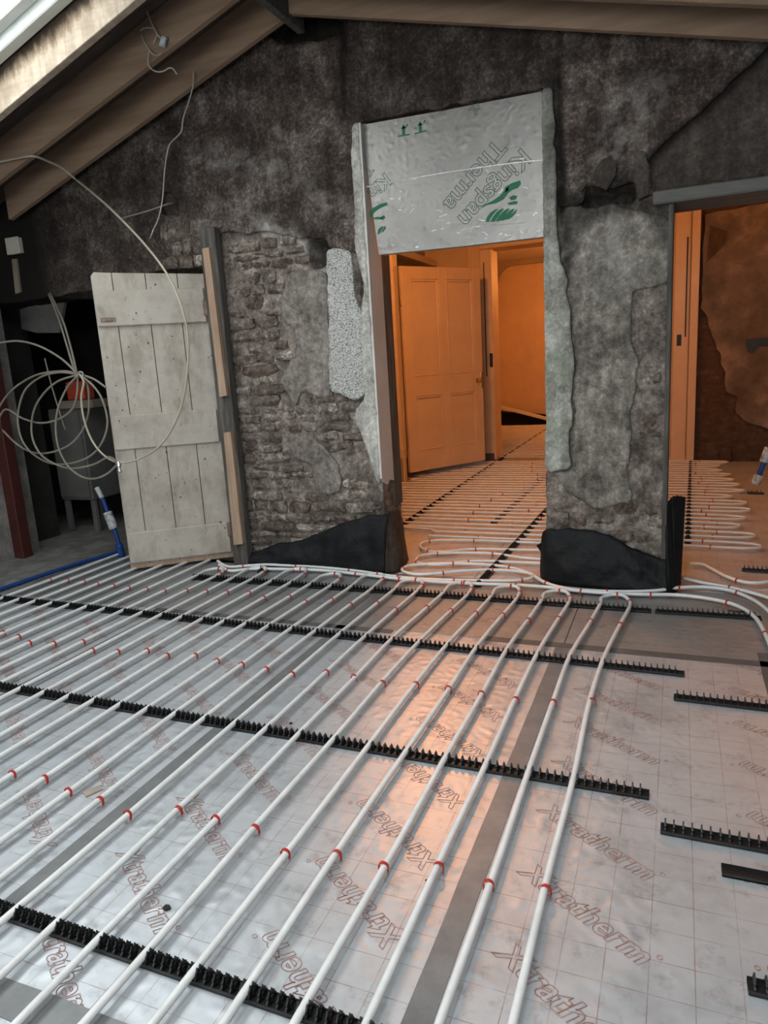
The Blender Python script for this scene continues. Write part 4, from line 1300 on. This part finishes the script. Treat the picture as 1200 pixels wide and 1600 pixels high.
def onb(poly, y0, y1, name, m, parent):
    return MB().prism([(x - L0.x, z - L0.z) for x, z in poly], y0, y1).build(name, m, parent)


onb(OUT, 0.0, 0.004, 'foil_facing', 'foil_board', bd)
cx_, cz_ = sum(p_[0] for p_ in OUT) / len(OUT), sum(p_[1] for p_ in OUT) / len(OUT)
onb([(cx_ + (x - cx_) * 0.995, cz_ + (z - cz_) * 0.995) for x, z in OUT], 0.004, 0.075, 'foam_core', 'foam', bd)
# the joint line across the facing
JL = [(-1.840,2.501),(-1.550,2.508),(-1.227,2.508),(-0.922,2.501),(-0.747,2.491)]
MB().tube([(x - L0.x, 0.0, z - L0.z) for x, z in JL], 0.0035, 6, 0.05).build('foil_crease', 'foil_glint', bd)
for l in ([(-1.447,2.590),(-1.185,2.582),(-0.920,2.579),(-0.839,2.583)], [(-1.428,2.637),(-1.302,2.611),(-1.070,2.582),(-0.897,2.605)][2:], [(-1.318,2.219),(-1.082,2.183),(-0.854,2.169)]):
    MB().tube([(x - L0.x, 0.0012, z - L0.z) for x, z in l], 0.0022, 5, 0.05).build('foil_crease', 'foil_glint', bd)


CRK = MB()  # bright squiggles standing in for glints on the wrinkled foil
rc = random.Random(21)
for _ in range(70):
    t_ = rc.random()
    px_ = OUT[6][0] + 0.04 + (OUT[4][0] - OUT[6][0] - 0.07) * t_
    pz_ = 2.10 + 0.40 * rc.random() ** 1.3 + 0.02 * t_
    a_ = rc.uniform(-0.9, 0.9)
    L_ = rc.uniform(0.012, 0.045)
    pts_ = [(px_ - L0.x + L_ * k * math.cos(a_) + rc.uniform(-.006, .006), 0.0012, pz_ - L0.z + L_ * k * math.sin(a_) * 0.7 + rc.uniform(-.006, .006)) for k in (0, 0.5, 1)]
    CRK.tube(pts_, rc.uniform(0.0012, 0.0022), 4, 0.02)
cko = CRK.build('wrinkle_glints', 'foil_glint', bd)
cko['kind'] = 'stuff'


def boardtext(body, p0, p1, size, m='green_pale', bold=0.003):
    me = lettering(body, size, bold, 0.0022, 0.0, 1.0)
    xs_ = [v.co.x for v in me.vertices]
    L = max(xs_) - min(xs_)
    d = Vector((p1[0] - p0[0], p1[1] - p0[1]))
    s = d.length / L
    th = math.atan2(d.y, d.x)
    me.transform(Matrix.Rotation(-th, 4, 'Y') @ Matrix.Rotation(PI / 2, 4, 'X') @ Matrix.Diagonal((s, s, 0.4, 1)))
    for v in me.vertices:
        v.co.y = v.co.y * 0.4
    me.materials.clear()
    me.materials.append(M[m])
    o = obj('lettering', me, None, bd)
    o.location = ((p0[0] + p1[0]) / 2 - L0.x, -0.0008, (p0[1] + p1[1]) / 2 - L0.z)
    return o


KP = [(-0.840,2.539),(-1.230,2.215)]
TP = [(-0.982,2.622),(-1.319,2.306)]
boardtext('Kingspan', KP[0], KP[1], 0.16)
boardtext('Therma', TP[0], TP[1], 0.16)
KP2 = [(-1.691,2.536),(-1.818,2.450)]
boardtext('Kin', KP2[0], KP2[1], 0.16)
TP2 = [(-1.798,2.607),(-1.827,2.574)]
boardtext('T', TP2[0], TP2[1], 0.10)
TP3 = [(-1.100,2.832),(-1.158,2.808)]
boardtext('rL', TP3[0], TP3[1], 0.10)


def logo(dx, dy, s, clipx=None):
    """striped dome with a winged beast above it, printed solid green"""
    def q(pts):
        return [(790 + dx + (x - 790) * s, 310 + dy + (y - 310) * s) for x, y in pts]
    return q


LOGO = [[(-1.121,2.278),(-1.085,2.300),(-1.036,2.316),(-0.997,2.336),(-0.973,2.356),(-0.964,2.379),(-0.927,2.393),(-0.877,2.402),(-0.871,2.381),(-0.891,2.363),(-0.925,2.356),(-0.946,2.343),(-0.975,2.313),(-1.020,2.297),(-1.075,2.294)],
        [(-0.945,2.317),(-0.918,2.327),(-0.894,2.320),(-0.904,2.303),(-0.930,2.301)],
        [(-0.956,2.289),(-0.913,2.295),(-0.892,2.290),(-0.899,2.275),(-0.940,2.277)],
        [(-1.086,2.201),(-1.077,2.228),(-1.054,2.251),(-1.023,2.265),(-1.008,2.265),(-1.038,2.239),(-1.058,2.214),(-1.066,2.200)],
        [(-1.058,2.199),(-1.042,2.225),(-1.013,2.252),(-0.989,2.263),(-0.972,2.261),(-1.002,2.233),(-1.025,2.203),(-1.034,2.196)],
        [(-1.025,2.197),(-1.005,2.227),(-0.976,2.249),(-0.954,2.259),(-0.940,2.257),(-0.968,2.226),(-0.995,2.200),(-1.006,2.195)],
        [(-0.997,2.198),(-0.970,2.225),(-0.944,2.245),(-0.922,2.254),(-0.910,2.251),(-0.938,2.221),(-0.967,2.200),(-0.980,2.196)],
        [(-0.969,2.200),(-0.938,2.221),(-0.914,2.239),(-0.897,2.251),(-0.902,2.232),(-0.926,2.209),(-0.947,2.200)],
        [(-0.958,2.370),(-0.943,2.378),(-0.946,2.358),(-0.965,2.347)]]
for poly in LOGO:
    onb(poly, -0.0014, 0.0006, 'emblem_stroke', 'green', bd)
LOGO2 = [[(-1.827,2.350),(-1.804,2.371),(-1.759,2.388),(-1.706,2.394),(-1.703,2.377),(-1.755,2.365),(-1.793,2.346),(-1.819,2.319)],
         [(-1.758,2.312),(-1.730,2.321),(-1.722,2.305),(-1.742,2.293)],
         [(-1.782,2.213),(-1.775,2.243),(-1.749,2.257),(-1.735,2.255),(-1.756,2.232),(-1.770,2.214)],
         [(-1.759,2.219),(-1.743,2.239),(-1.725,2.262),(-1.723,2.243),(-1.742,2.224)],
         [(-1.808,2.314),(-1.775,2.318),(-1.739,2.307),(-1.747,2.297),(-1.796,2.306)]]
for poly in LOGO2:
    onb(poly, -0.0014, 0.0006, 'emblem_stroke', 'green', bd)
for pxs in ([(-1.610,2.759),(-1.536,2.757),(-1.537,2.750),(-1.611,2.752)], [(-1.582,2.758),(-1.583,2.800),(-1.563,2.801),(-1.565,2.758)], [(-1.588,2.791),(-1.574,2.817),(-1.555,2.792)], [(-1.558,2.803),(-1.545,2.815),(-1.542,2.808),(-1.555,2.796)],
            [(-1.504,2.755),(-1.430,2.761),(-1.431,2.754),(-1.504,2.748)], [(-1.475,2.758),(-1.477,2.800),(-1.457,2.800),(-1.459,2.759)], [(-1.481,2.791),(-1.468,2.816),(-1.449,2.792)], [(-1.448,2.806),(-1.436,2.818),(-1.432,2.810),(-1.445,2.798)]):
    onb(pxs, -0.0014, 0.0006, 'upright_arrow', 'green', bd)

# ---------------------------------------------------------------- plank door leaning open, left
HX0, HY0, FX, FY = -3.155, 4.45, -3.765, 4.00
dw = math.hypot(FX - HX0, FY - HY0)
pd = tag(empty('plank_door', (HX0, HY0, 0.055), (0, 0, math.atan2(FY - HY0, FX - HX0))), 'cream painted ledged plank door standing ajar left of the stone wall', 'door')
# local: +x from hinge to free edge, the ledged face looks along +y (towards the room)
H = 2.06
edges = [0.0, 0.185, 0.400, 0.620, dw]
for a, b in zip(edges[:-1], edges[1:]):
    top = [(a + 0.002, 0), (b - 0.002, 0), (b - 0.002, H + 0.03 * b / dw), (a + 0.002, H + 0.03 * a / dw)]
    if b == dw:
        top = [(a + 0.002, 0), (b, 0), (b, H + 0.005), (b - 0.022, H + 0.032), (a + 0.002, H + 0.03 * a / dw)]
    me = MB().prism(top, -0.012, 0.012).me('plank')
    bm = bmesh.new(); bm.from_mesh(me)
    bmesh.ops.recalc_face_normals(bm, faces=bm.faces[:])
    bmesh.ops.bevel(bm, geom=bm.edges[:], offset=0.003, segments=1, affect='EDGES')
    bm.to_mesh(me); bm.free()
    obj('plank', me, 'creampaint', pd)
for z0, z1 in ((1.725, 1.965), (0.862, 1.108), (0.015, 0.250)):
    me = MB().box(0.012, dw - 0.004, 0.012, 0.036, z0, z1, 0.007).build('ledge', 'creampaint', pd)
MB().box(0.0, dw, -0.010, 0.010, -0.032, 0.0, 0.003).build('bottom_rail', 'batten', pd)
for z in (1.77, 0.14):
    hg = MB().lathe([(0.008, 0), (0.008, 0.11)], (-0.006, 0.034, z), (0, 0, 1), 10)
    hg.box(-0.035, 0.004, 0.030, 0.034, z, z + 0.11).box(0.0, 0.03, 0.037, 0.040, z, z + 0.11)
    hg.build('hinge', 'rust', pd)
lt = MB().box(dw - 0.13, dw - 0.03, 0.036, 0.040, 1.755, 1.785, 0.001).box(dw - 0.11, dw - 0.05, 0.038, 0.046, 1.762, 1.778, 0.002)
lt.build('latch_plate', 'rust', pd)

PT = -2.985
post = tag(empty('door_post', (-2.975, 4.35, 0)), 'dark weathered timber door post between the plank door and the stones', 'post')
MB().box(-0.078, 0.05, -0.055, 0.018, 0.0, 2.385, 0.006).build('post', 'oldpost', post)
for poly in ([(-3.014,2.249),(-2.961,2.252),(-2.941,1.260),(-3.001,1.253)], [(-3.001,0.999),(-2.940,1.007),(-2.936,0.183),(-3.015,0.170)]):
    MB().prism([(x + 2.975, z) for x, z in poly], -0.085, -0.055).build('batten', 'batten', post)

# red post and white box at the far left
rpst = MB().box(-0.065, 0.065, -0.05, 0.05, 0, 2.55, 0.006).build('timber_post', 'redpost')
rpst.location = (-5.095, 4.19, 0)
tag(rpst, 'dark red painted timber post at the left edge of the picture', 'post')
JB = [(-4.805,2.477)][0]
wb_ = tag(empty('junction_box', (JB[0], 4.36, JB[1])), 'small cream junction box high on the dark wall at far left', 'box')
MB().box(-0.068, 0.062, -0.022, 0.012, -0.058, 0.058, 0.004).build('box_body', 'whitebox', wb_)
MB().box(-0.072, 0.066, -0.034, -0.022, -0.062, 0.062, 0.003).build('box_lid', 'whitebox', wb_)
bt = MB().prism([(x + 4.75, z - 2.2) for x, z in [(-4.874,2.387),(-4.826,2.386),(-4.843,2.137),(-4.894,2.127)]], 0.10, 0.125).build('wall_batten', 'shelf')
bt.location = (-4.75, 4.26, 2.2)
tag(bt, 'dusty upright batten on the dark wall below the junction box', 'batten')

# the dark room behind the plank door
dark = MB()
dark.box(-6.6, -6.25, 4.73, 6.6, -0.3, 2.5).box(-6.6, -2.85, 6.25, 6.6, -0.3, 2.5).box(-3.02, -2.85, 4.73, 6.4, -0.3, 2.5).box(-6.6, -2.85, 4.73, 6.6, 2.4, 2.5)
dark.box(-6.6, -5.42, 4.40, 4.9, -0.3, 2.5)
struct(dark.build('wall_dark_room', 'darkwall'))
pan = MB().prism([(x + 4.4, z) for x, z in [(-5.271,2.168),(-4.800,2.178),(-4.767,2.062),(-4.872,1.830),(-5.132,1.848),(-5.288,1.891)]], 0.0, 0.03).build('plaster_panel', 'dark_patch')
pan.location = (-4.4, 4.72, 0)
pan.parent = wall
CB = [(-5.497,1.175),(-5.096,0.309)]
SH = [(-5.317,1.248),(-4.911,1.153)]
CR = [(-5.271,1.441),(-5.078,1.234)]
cw, ch_ = CB[1][0] - CB[0][0], CB[0][1] - CB[1][1]
cab = tag(empty('cabinet', (CB[0][0], 5.05, 0)), 'dull grey cabinet standing in the dark room behind the pipe coil', 'cabinet')
MB().box(0, cw, 0.0, 0.5, CB[1][1], CB[0][1], 0.008).build('cabinet_body', 'cabinet', cab)
MB().box(0.02, cw - 0.02, -0.018, 0.0, CB[1][1] + 0.03, CB[0][1] - 0.03, 0.004).build('cabinet_door', 'cabinet', cab)
for sx in (0.01, cw - 0.06):
    for sy in (0.02, 0.45):
        MB().box(sx, sx + 0.05, sy, sy + 0.04, 0.0, CB[1][1], 0.003).build('leg', 'cabinet', cab)
shz = CB[0][1]
shf = tag(empty('shelf', (SH[0][0], 5.05, shz)), 'narrow dusty wooden shelf board in the dark room', 'shelf')
MB().box(0, SH[1][0] - SH[0][0], -0.03, 0.30, 0.0, SH[0][1] - shz, 0.004).build('shelf_board', 'shelf', shf)
crt = tag(empty('toolbox', ((CR[0][0] + CR[1][0]) / 2, 5.10, SH[0][1])), 'small orange red plastic case on the shelf in the dark room', 'case')
MB().box(-0.11, 0.10, 0.0, 0.14, 0.0, 0.17, 0.012).build('case_body', 'redcrate', crt)
MB().box(-0.113, 0.103, -0.004, 0.144, 0.125, 0.135, 0.002).build('case_seam', 'cabinet', crt)
MB().tube([(-0.05, 0.07, 0.17), (-0.045, 0.07, 0.20), (0.035, 0.07, 0.20), (0.04, 0.07, 0.17)], 0.009, 8).build('handle', 'redcrate', crt, True)

# ---------------------------------------------------------------- coiled pipe hanging in front of the door
coil = tag(empty('pipe_coil', (-4.0, 3.8, 1.3)), 'thin beige pipe hanging from the rafters in loose tied coils', 'pipe')
STRANDS = [
    [(-3.968,4.200,2.812),(-3.751,4.140,2.663),(-3.512,4.060,2.487),(-3.216,3.940,2.253),(-3.001,3.850,2.042),(-2.884,3.800,1.835),(-2.862,3.800,1.678),(-2.880,3.800,1.522),(-2.933,3.800,1.324),(-3.025,3.800,1.142),(-3.174,3.800,0.980),(-3.361,3.800,0.887),(-3.532,3.800,0.857),(-3.661,3.800,0.897),(-3.757,3.800,0.996),(-3.810,3.800,1.148),(-3.808,3.800,1.307),(-3.764,3.800,1.418),(-3.794,3.800,1.467)],
    [(-3.794,3.800,1.467),(-3.949,3.820,1.495),(-4.202,3.830,1.485),(-4.428,3.840,1.418),(-4.588,3.850,1.332),(-4.724,3.850,1.204),(-4.745,3.850,1.118),(-4.608,3.850,1.248),(-4.431,3.840,1.178),(-4.239,3.830,1.142),(-4.038,3.820,1.175),(-3.900,3.810,1.248),(-3.833,3.800,1.360),(-3.812,3.800,1.463)],
    [(-3.806,3.800,1.467),(-3.987,3.810,1.489),(-4.183,3.820,1.462),(-4.364,3.830,1.371),(-4.478,3.840,1.198),(-4.482,3.840,1.039),(-4.387,3.830,0.925),(-4.203,3.820,0.850),(-4.007,3.820,0.850),(-3.828,3.830,0.903),(-3.714,3.840,1.000),(-3.644,3.840,1.132),(-3.662,3.840,1.286),(-3.719,3.830,1.388),(-3.785,3.800,1.458)],
    [(-3.807,3.800,1.463),(-4.001,3.800,1.428),(-4.164,3.800,1.338),(-4.276,3.800,1.219),(-4.324,3.800,1.059),(-4.277,3.800,0.929),(-4.156,3.800,0.853),(-3.993,3.800,0.816),(-3.786,3.800,0.844),(-3.638,3.800,0.897),(-3.567,3.790,0.863)],
    [(-3.797,3.790,1.459),(-3.893,3.780,1.390),(-3.991,3.770,1.263),(-4.048,3.770,1.130),(-4.056,3.770,0.977),(-3.994,3.770,0.839),(-3.888,3.780,0.760),(-3.773,3.780,0.747),(-3.661,3.790,0.782),(-3.564,3.790,0.845)],
    [(-3.827,3.820,1.463),(-3.778,3.840,1.399),(-3.805,3.860,1.267),(-3.844,3.860,1.157),(-3.936,3.860,1.046),(-4.073,3.860,0.965),(-4.269,3.860,0.920),(-4.432,3.860,0.931),(-4.572,3.860,0.999),(-4.682,3.860,1.097)],
    [(-3.814,3.820,1.467),(-3.705,3.830,1.431),(-3.623,3.850,1.366),(-3.595,3.900,1.213)][:3],
    [(-3.836,3.820,1.476),(-3.933,3.900,1.632),(-4.119,4.050,1.832),(-4.321,4.200,1.980),(-4.489,4.320,2.095)],
    [(-3.862,3.830,1.482),(-3.965,3.900,1.647),(-4.151,4.050,1.825),(-4.346,4.200,1.982),(-4.483,4.300,2.083)],
    [(-3.816,3.800,1.472),(-3.924,3.800,1.572),(-4.105,3.800,1.670),(-4.300,3.800,1.721),(-4.488,3.800,1.720),(-4.689,3.800,1.688)],
    [(-4.283,3.810,2.882),(-4.106,3.810,2.879),(-3.936,3.810,2.872),(-3.932,3.910,2.870),(-3.945,4.060,2.855),(-3.940,4.170,2.802)],
    [(-3.659,4.260,2.523),(-3.446,4.280,2.546),(-3.297,4.320,2.579),(-3.302,4.420,2.604)],
    [(-4.408,4.100,1.603),(-4.384,4.100,1.412),(-4.347,4.100,1.219),(-4.314,4.100,1.063)]]
for s_, st in enumerate(STRANDS):
    part_tube('pipe_strand', st, 0.0075 if s_ < 11 else 0.0055, 'beige_pipe' if s_ in (0, 10) else 'coil_pipe', coil, 8, 0.03)
kn = [(-3.794,3.800,1.467)][0]
kt = MB().tube([(kn[0] + 0.022 * math.cos(a), kn[1] + 0.012, kn[2] + 0.016 * math.sin(a)) for a in [2 * PI * i / 12 for i in range(13)]], 0.006, 6, smooth=False)
kt.V = [(v[0] + 4.0, v[1] - 3.8, v[2] - 1.3) for v in kt.V]
kt.build('cable_tie', 'cable', coil, True)
cb = [(-3.553,3.790,0.845)][0]
clm = MB().lathe([(0.006, -0.03), (0.018, -0.028), (0.018, 0.008), (0.010, 0.012), (0.010, 0.03), (0.016, 0.032), (0.016, 0.044), (0.004, 0.046)], (cb[0] + 4.0, cb[1] - 3.8, cb[2] - 1.3 - 0.01), (0.3, -0.3, -1), 10)
clm.build('hose_clamp', 'steel', coil, True, 35)

# thin wires hanging from the rafters
WIRE = [(-2.893,4.200,3.292),(-2.903,4.200,3.221),(-2.943,4.200,3.143),(-3.009,4.200,3.037),(-3.034,4.200,2.965),(-3.130,4.200,2.911),(-3.164,4.200,2.855),(-3.201,4.200,2.750),(-3.242,4.200,2.588),(-3.292,4.200,2.473),(-3.346,4.200,2.405),(-3.389,4.200,2.344)]
wo = tag(empty('hanging_wire', WIRE[0]), 'thin grey wire hanging from the rafter in front of the dark gable wall', 'wire')
part_tube('wire_strand', WIRE, 0.0045, 'cable', wo, 6)
part_tube('bare_end', WIRE[-2:], 0.0055, 'steel', wo, 6)
W2a = [(-2.914,3.800,3.611),(-2.902,3.800,3.543),(-2.889,3.800,3.481),(-2.870,3.800,3.424),(-2.849,3.800,3.380),(-2.836,3.800,3.351),(-2.812,3.800,3.326)]
wc = tag(empty('hanging_wire', W2a[1]), 'tangle of cut cable ends with a terminal block below the skylight rafter', 'wire')
part_tube('cable_strand', W2a, 0.006, 'cable', wc, 6)
for st in ([(-2.857,3.800,3.388),(-2.893,3.800,3.399),(-2.929,3.800,3.403),(-2.954,3.800,3.395)], [(-2.836,3.800,3.351),(-2.852,3.800,3.334),(-2.870,3.800,3.311)], [(-2.949,3.800,3.368),(-2.932,3.800,3.331),(-2.906,3.800,3.285),(-2.887,3.800,3.261),(-2.852,3.800,3.244),(-2.823,3.800,3.255)],
           [(-2.906,3.800,3.285),(-2.924,3.800,3.235),(-2.916,3.800,3.193),(-2.870,3.800,3.163),(-2.820,3.800,3.157),(-2.781,3.800,3.166),(-2.751,3.800,3.154),(-2.733,3.800,3.124)]):
    part_tube('cable_strand', st, 0.0042, 'cable', wc, 6)
tb = [(-2.801,3.800,3.307)][0]
tbm = MB().box(-0.016, 0.016, -0.012, 0.012, -0.028, 0.028, 0.004)
tbo = tbm.build('terminal_block', 'lagging', wc)
tbo.location = Vector(tb) - wc.location
tbo.rotation_euler = (0, 0.5, 0)

# ---------------------------------------------------------------- hall beyond the doorway
HY = 9.55
hb = MB()
hb.box(-4.3, -2.29, HY, HY + 0.25, 0, 3.2).box(-2.29, -0.9, HY, HY + 0.25, 2.80, 3.2).box(-0.9, 2.4, HY, HY + 0.25, 0, 3.2)
struct(hb.build('wall_hall_back', 'hallwall'))
struct(MB().box(-3.42, -3.2, YB_W, HY, 0, 3.2).build('wall_hall_left', 'hallbrown'))
struct(MB().box(2.2, 2.4, YB_W, HY, 0, 3.2).build('wall_hall_right', 'hallbrown'))
struct(MB().box(-4.4, 2.4, YB_W, 15.1, 3.2, 3.3).build('ceiling_hall', 'hallceil'))
struct(MB().box(-3.2, 2.2, YB_W, YB_W + 0.06, 2.9, 3.2).build('trim_1', 'hallwall'))
fb_ = MB().box(-4.4, -0.6, 14.5, 14.7, -0.3, 3.2).box(-4.4, -4.2, HY, 14.7, -0.3, 3.2).box(-0.7, -0.5, HY + .25, 14.7, -0.3, 3.2)
struct(fb_.build('wall_far_room', 'hallwall'))
# arched recess head drawn in plaster on the end wall of the far room
ar = MB()
ap = [(-3.7, 3.2), (-3.7, 2.75)]
for k in range(9):
    a = PI - k * (PI / 2) / 8
    ap.append((-3.05 + 0.30 * math.cos(a) , 2.80 + 0.30 * math.sin(a)))
ap += [(-2.2, 3.10), (-2.2, 3.2)]
ar.prism(ap, 14.40, 14.5)
struct(ar.build('trim_2', 'hallbrown'))
# black block standing in for the dark under the end wall, with a plank tipped across it
gap = MB().prism([(-3.492,0.326),(-3.230,0.280),(-2.463,0.207),(-2.214,0.175),(-2.216,0.024),(-3.500,0.028)], 14.28, 14.45)
gapo = gap.build('void_shade', 'membrane')
gapo.location = (0, 0, 0)
tag(gapo, 'black block standing in for the dark gap under the far room end wall', 'opening')
PK = [(-3.387,0.396),(-2.447,0.128),(-2.200,0.059)]
pk = MB().prism([(PK[0][0], PK[0][1]), (PK[2][0], PK[2][1]), (PK[2][0], PK[2][1] + 0.05), (PK[0][0], PK[0][1] + 0.05)], 14.12, 14.26).build('plank', 'whitewood')
tag(pk, 'pale plank tipped against the end wall of the far room', 'plank')

# doorcase to the far room, with a narrow slot and a latch keep in the post
dc = struct(empty('door_2', (-2.3, HY, 0)))
MB().box(-0.13, 0.022, -0.10, 0.26, 0.03, 2.76, 0.006).build('door_post', 'hallwood', dc)
MB().box(-0.30, -0.11, -0.06, 0.0, 0.0, 3.15, 0.006).build('architrave', 'hallwood', dc)
MB().box(-0.12, 1.5, -0.12, 0.26, 2.76, 2.90, 0.006).build('door_head', 'hallwood', dc)
MB().box(-0.14, 1.5, -0.15, -0.04, 2.88, 2.93, 0.004).build('head_moulding', 'hallwood', dc)
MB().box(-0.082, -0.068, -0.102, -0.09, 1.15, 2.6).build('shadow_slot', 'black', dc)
MB().box(-0.03, 0.012, -0.106, -0.09, 1.27, 1.45, 0.004).build('latch_keep', 'black', dc)
MB().box(-0.13, 0.0, -0.11, 0.0, 0.0, 0.12, 0.004).build('plinth_block', 'oldpost', dc)

# panelled door, hinged on a post at the left
A, B = Vector((-2.99, 7.97, 0.095)), Vector((-2.327, 9.0, 0.095))
HD = 2.385
W = (B - A).length
door = tag(empty('panelled_door', A, (0, 0, math.atan2(B.y - A.y, B.x - A.x))), 'four panel painted door with brass knob, standing open in the lamplit hall', 'door')
# local: x along the door, the side facing the camera is -y
st_, mid_ = 0.13, 0.115
rails_z = [(0, 0.24), (0.90, 1.13), (HD - 0.14, HD)]
for a, b in ((0, st_), (W / 2 - mid_ / 2, W / 2 + mid_ / 2), (W - st_, W)):
    MB().box(a, b, -0.022, 0.022, 0, HD, 0.004).build('stile', 'doorpaint', door)
for z0, z1 in rails_z:
    for a, b in ((st_, W / 2 - mid_ / 2), (W / 2 + mid_ / 2, W - st_)):
        MB().box(a, b, -0.0215, 0.0215, z0, z1, 0.003).build('rail', 'doorpaint', door)
for z0, z1 in ((0.24, 0.90), (1.13, HD - 0.14)):
    for a, b in ((st_, W / 2 - mid_ / 2), (W / 2 + mid_ / 2, W - st_)):
        pn = MB().box(a, b, -0.003, 0.003, z0, z1).build('panel', 'doorpaint', door)
        fr = MB()
        w_ = 0.028
        for (xa, xb_, za, zb) in ((a, a + w_, z0, z1), (b - w_, b, z0, z1), (a + w_, b - w_, z0, z0 + w_), (a + w_, b - w_, z1 - w_, z1)):
            fr.box(xa, xb_, -0.018, -0.002, za, zb, 0.007)
        fr.build('panel_moulding', 'doorpaint', pn)
kb = MB().lathe([(0.030, 0), (0.030, 0.006), (0.011, 0.010), (0.010, 0.035), (0.026, 0.045), (0.034, 0.060), (0.028, 0.076), (0.006, 0.082)], (W - 0.095, -0.022, 1.03), (0, -1, 0), 18)
kb.build('knob', 'brass', door, True, 40)
MB().box(W - 0.04, W - 0.002, -0.026, -0.018, 0.93, 1.13, 0.002).build('lock_plate', 'brass', door)
for z in (0.35, 1.95):
    MB().lathe([(0.010, 0), (0.010, 0.12)], (-0.012, -0.022, z), (0, 0, 1), 10).build('hinge', 'brass', door, True, 40)

fp = struct(empty('door_3', (-3.08, 7.90, 0)))
MB().box(-0.14, 0.082, -0.10, 0.04, 0.28, 3.1, 0.006).build('hinge_post', 'hallwood', fp)
MB().box(-0.10, 0.095, -0.115, -0.02, 0.0, 0.42, 0.012).build('splintered_foot', 'hallwall', fp)
MB().box(0.055, 0.085, -0.13, -0.05, 0.02, 0.30, 0.006).build('splintered_foot', 'hallbrown', fp)
# glazed-over frame above the door
MB().box(0.0, 0.06, 0.05, 1.6, 2.62, 2.70, 0.005).build('transom', 'hallwood', fp)
MB().box(0.01, 0.05, 0.72, 0.80, 2.70, 3.1, 0.005).build('mullion', 'hallwood', fp)

# right opening: door frame and bare brick wall
fr2 = struct(empty('door_4', (0.06, 9.42, 0)))
MB().box(-0.14, 0.03, -0.05, 0.13, 0.02, 3.0, 0.006).build('door_stile', 'hallwood', fr2)
MB().box(0.035, 0.125, -0.09, 0.13, 0.0, 3.02, 0.006).build('architrave', 'hallwood', fr2)
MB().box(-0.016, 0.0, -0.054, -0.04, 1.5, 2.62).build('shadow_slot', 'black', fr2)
MB().box(-0.10, -0.05, -0.056, -0.04, 1.40, 1.53, 0.003).build('latch_keep', 'black', fr2)
MB().box(-0.14, 0.03, -0.11, -0.04, 0.0, 0.07, 0.004).build('plinth_block', 'hallwood', fr2)
struct(MB().box(-0.2, 2.2, 9.30, HY, 3.0, 3.2).build('trim_3', 'hallwall'))
bw = struct(MB().box(0.19, 2.2, 9.43, HY - 0.002, 0, 3.0).build('wall_brick', 'brick'))
BRK = [stone_mesh(100 + k) for k in range(6)]
for me in BRK:
    me.name = 'brick'
    me.materials.clear()
    me.materials.append(M['brick'])
    for v in me.vertices:
        v.co.y = v.co.y * 0.5
PLZ = [(0.228,2.845),(1.105,2.898),(1.240,0.311),(0.974,0.375),(0.700,0.509),(0.614,0.624),(0.621,0.789),(0.524,0.852),(0.472,1.152),(0.396,1.377),(0.278,1.677),(0.218,1.826),(0.215,2.396)]
rbk = random.Random(9)
row = 0
z = 0.02
while z < 2.95:
    x = 0.20 - (0.11 if row % 2 else 0)
    while x < 1.15:
        xa, xb_ = max(x, 0.20), min(x + 0.21, 1.15)
        if xb_ - xa > 0.06:
            xx, zz = np.array([(xa + xb_) / 2]), np.array([z + 0.033])
            if not inpoly(xx, zz, PLZ)[0]:
                put(rbk.choice(BRK), bw, (xa + xb_) / 2, 9.428 + rbk.uniform(-.006, .006), z + 0.033, (xb_ - xa), 0.03, 0.064, rbk.uniform(-.01, .01))
        x += 0.225
    z += 0.076
    row += 1
pp = []
for i in range(len(PLZ)):
    a, b = Vector(PLZ[i]), Vector(PLZ[(i + 1) % len(PLZ)])
    for t in np.linspace(0, 1, 7)[:-1]:
        q = a.lerp(b, float(t))
        pp.append((q.x + 0.025 * mnoise.noise(Vector((q.x * 9, q.y * 9, 1))), q.y + 0.03 * mnoise.noise(Vector((q.x * 9, q.y * 9, 5)))))
MB().prism(pp, 9.395, 9.43).build('plaster_patch', 'brick_plaster', bw)
MB().prism([(0.702,1.430),(0.949,1.434),(0.954,1.342),(0.837,1.349),(0.775,1.266),(0.721,1.284)], 9.380, 9.40).build('gap_shade', 'black', bw)  # black plate stands in for the dark inside a hole
for poly in ([(0.284,2.719),(0.458,2.630),(0.450,2.507),(0.322,2.383),(0.257,2.320)], [(0.478,0.171),(0.589,0.170),(0.596,0.000),(0.484,0.001)]):
    MB().prism(poly, 9.385, 9.42).build('exposed_patch', 'brick', bw)

# ---------------------------------------------------------------- litter on the floor
sc = MB().prism([(-0.018, -0.03), (0.02, -0.028), (0.016, 0.03), (-0.02, 0.026)], 0.0, 0.003, 'z').build('card_scrap', 'card')
sc.location, sc.rotation_euler = (-1.89, 1.673, 0.002), (0, 0, -0.5)
tag(sc, 'small brown card scrap between pipes on the left foil boards', 'scrap')
for (x, y, lab, s) in ((-1.263, 1.30, 'small black plastic crumb beside a pipe near the bottom rail', 1.0), (-1.44, 2.30, 'tiny black crumb just behind the second rail', 0.6), (-0.62, 1.62, 'tiny dark crumb beside the seam tape', 0.5)):
    d = MB().prism([(-0.010, -0.006), (0.004, -0.009), (0.012, 0.002), (0.002, 0.008), (-0.009, 0.005)], 0.0, 0.007, 'z').build('plastic_crumb', 'black')
    d.location, d.scale = (x, y, 0.001), (s, s, s)
    tag(d, lab, 'debris')
DS = [(0.272,4.047),(0.311,4.036),(0.349,4.045),(0.381,4.062)]
dso = tag(empty('plastic_strip', (DS[1][0], DS[1][1], 0)), 'thin dark offcut strip lying beside the rail at right', 'offcut')
part_tube('strip', [(x, y, 0.006) for x, y in DS], 0.004, 'black', dso, 6)
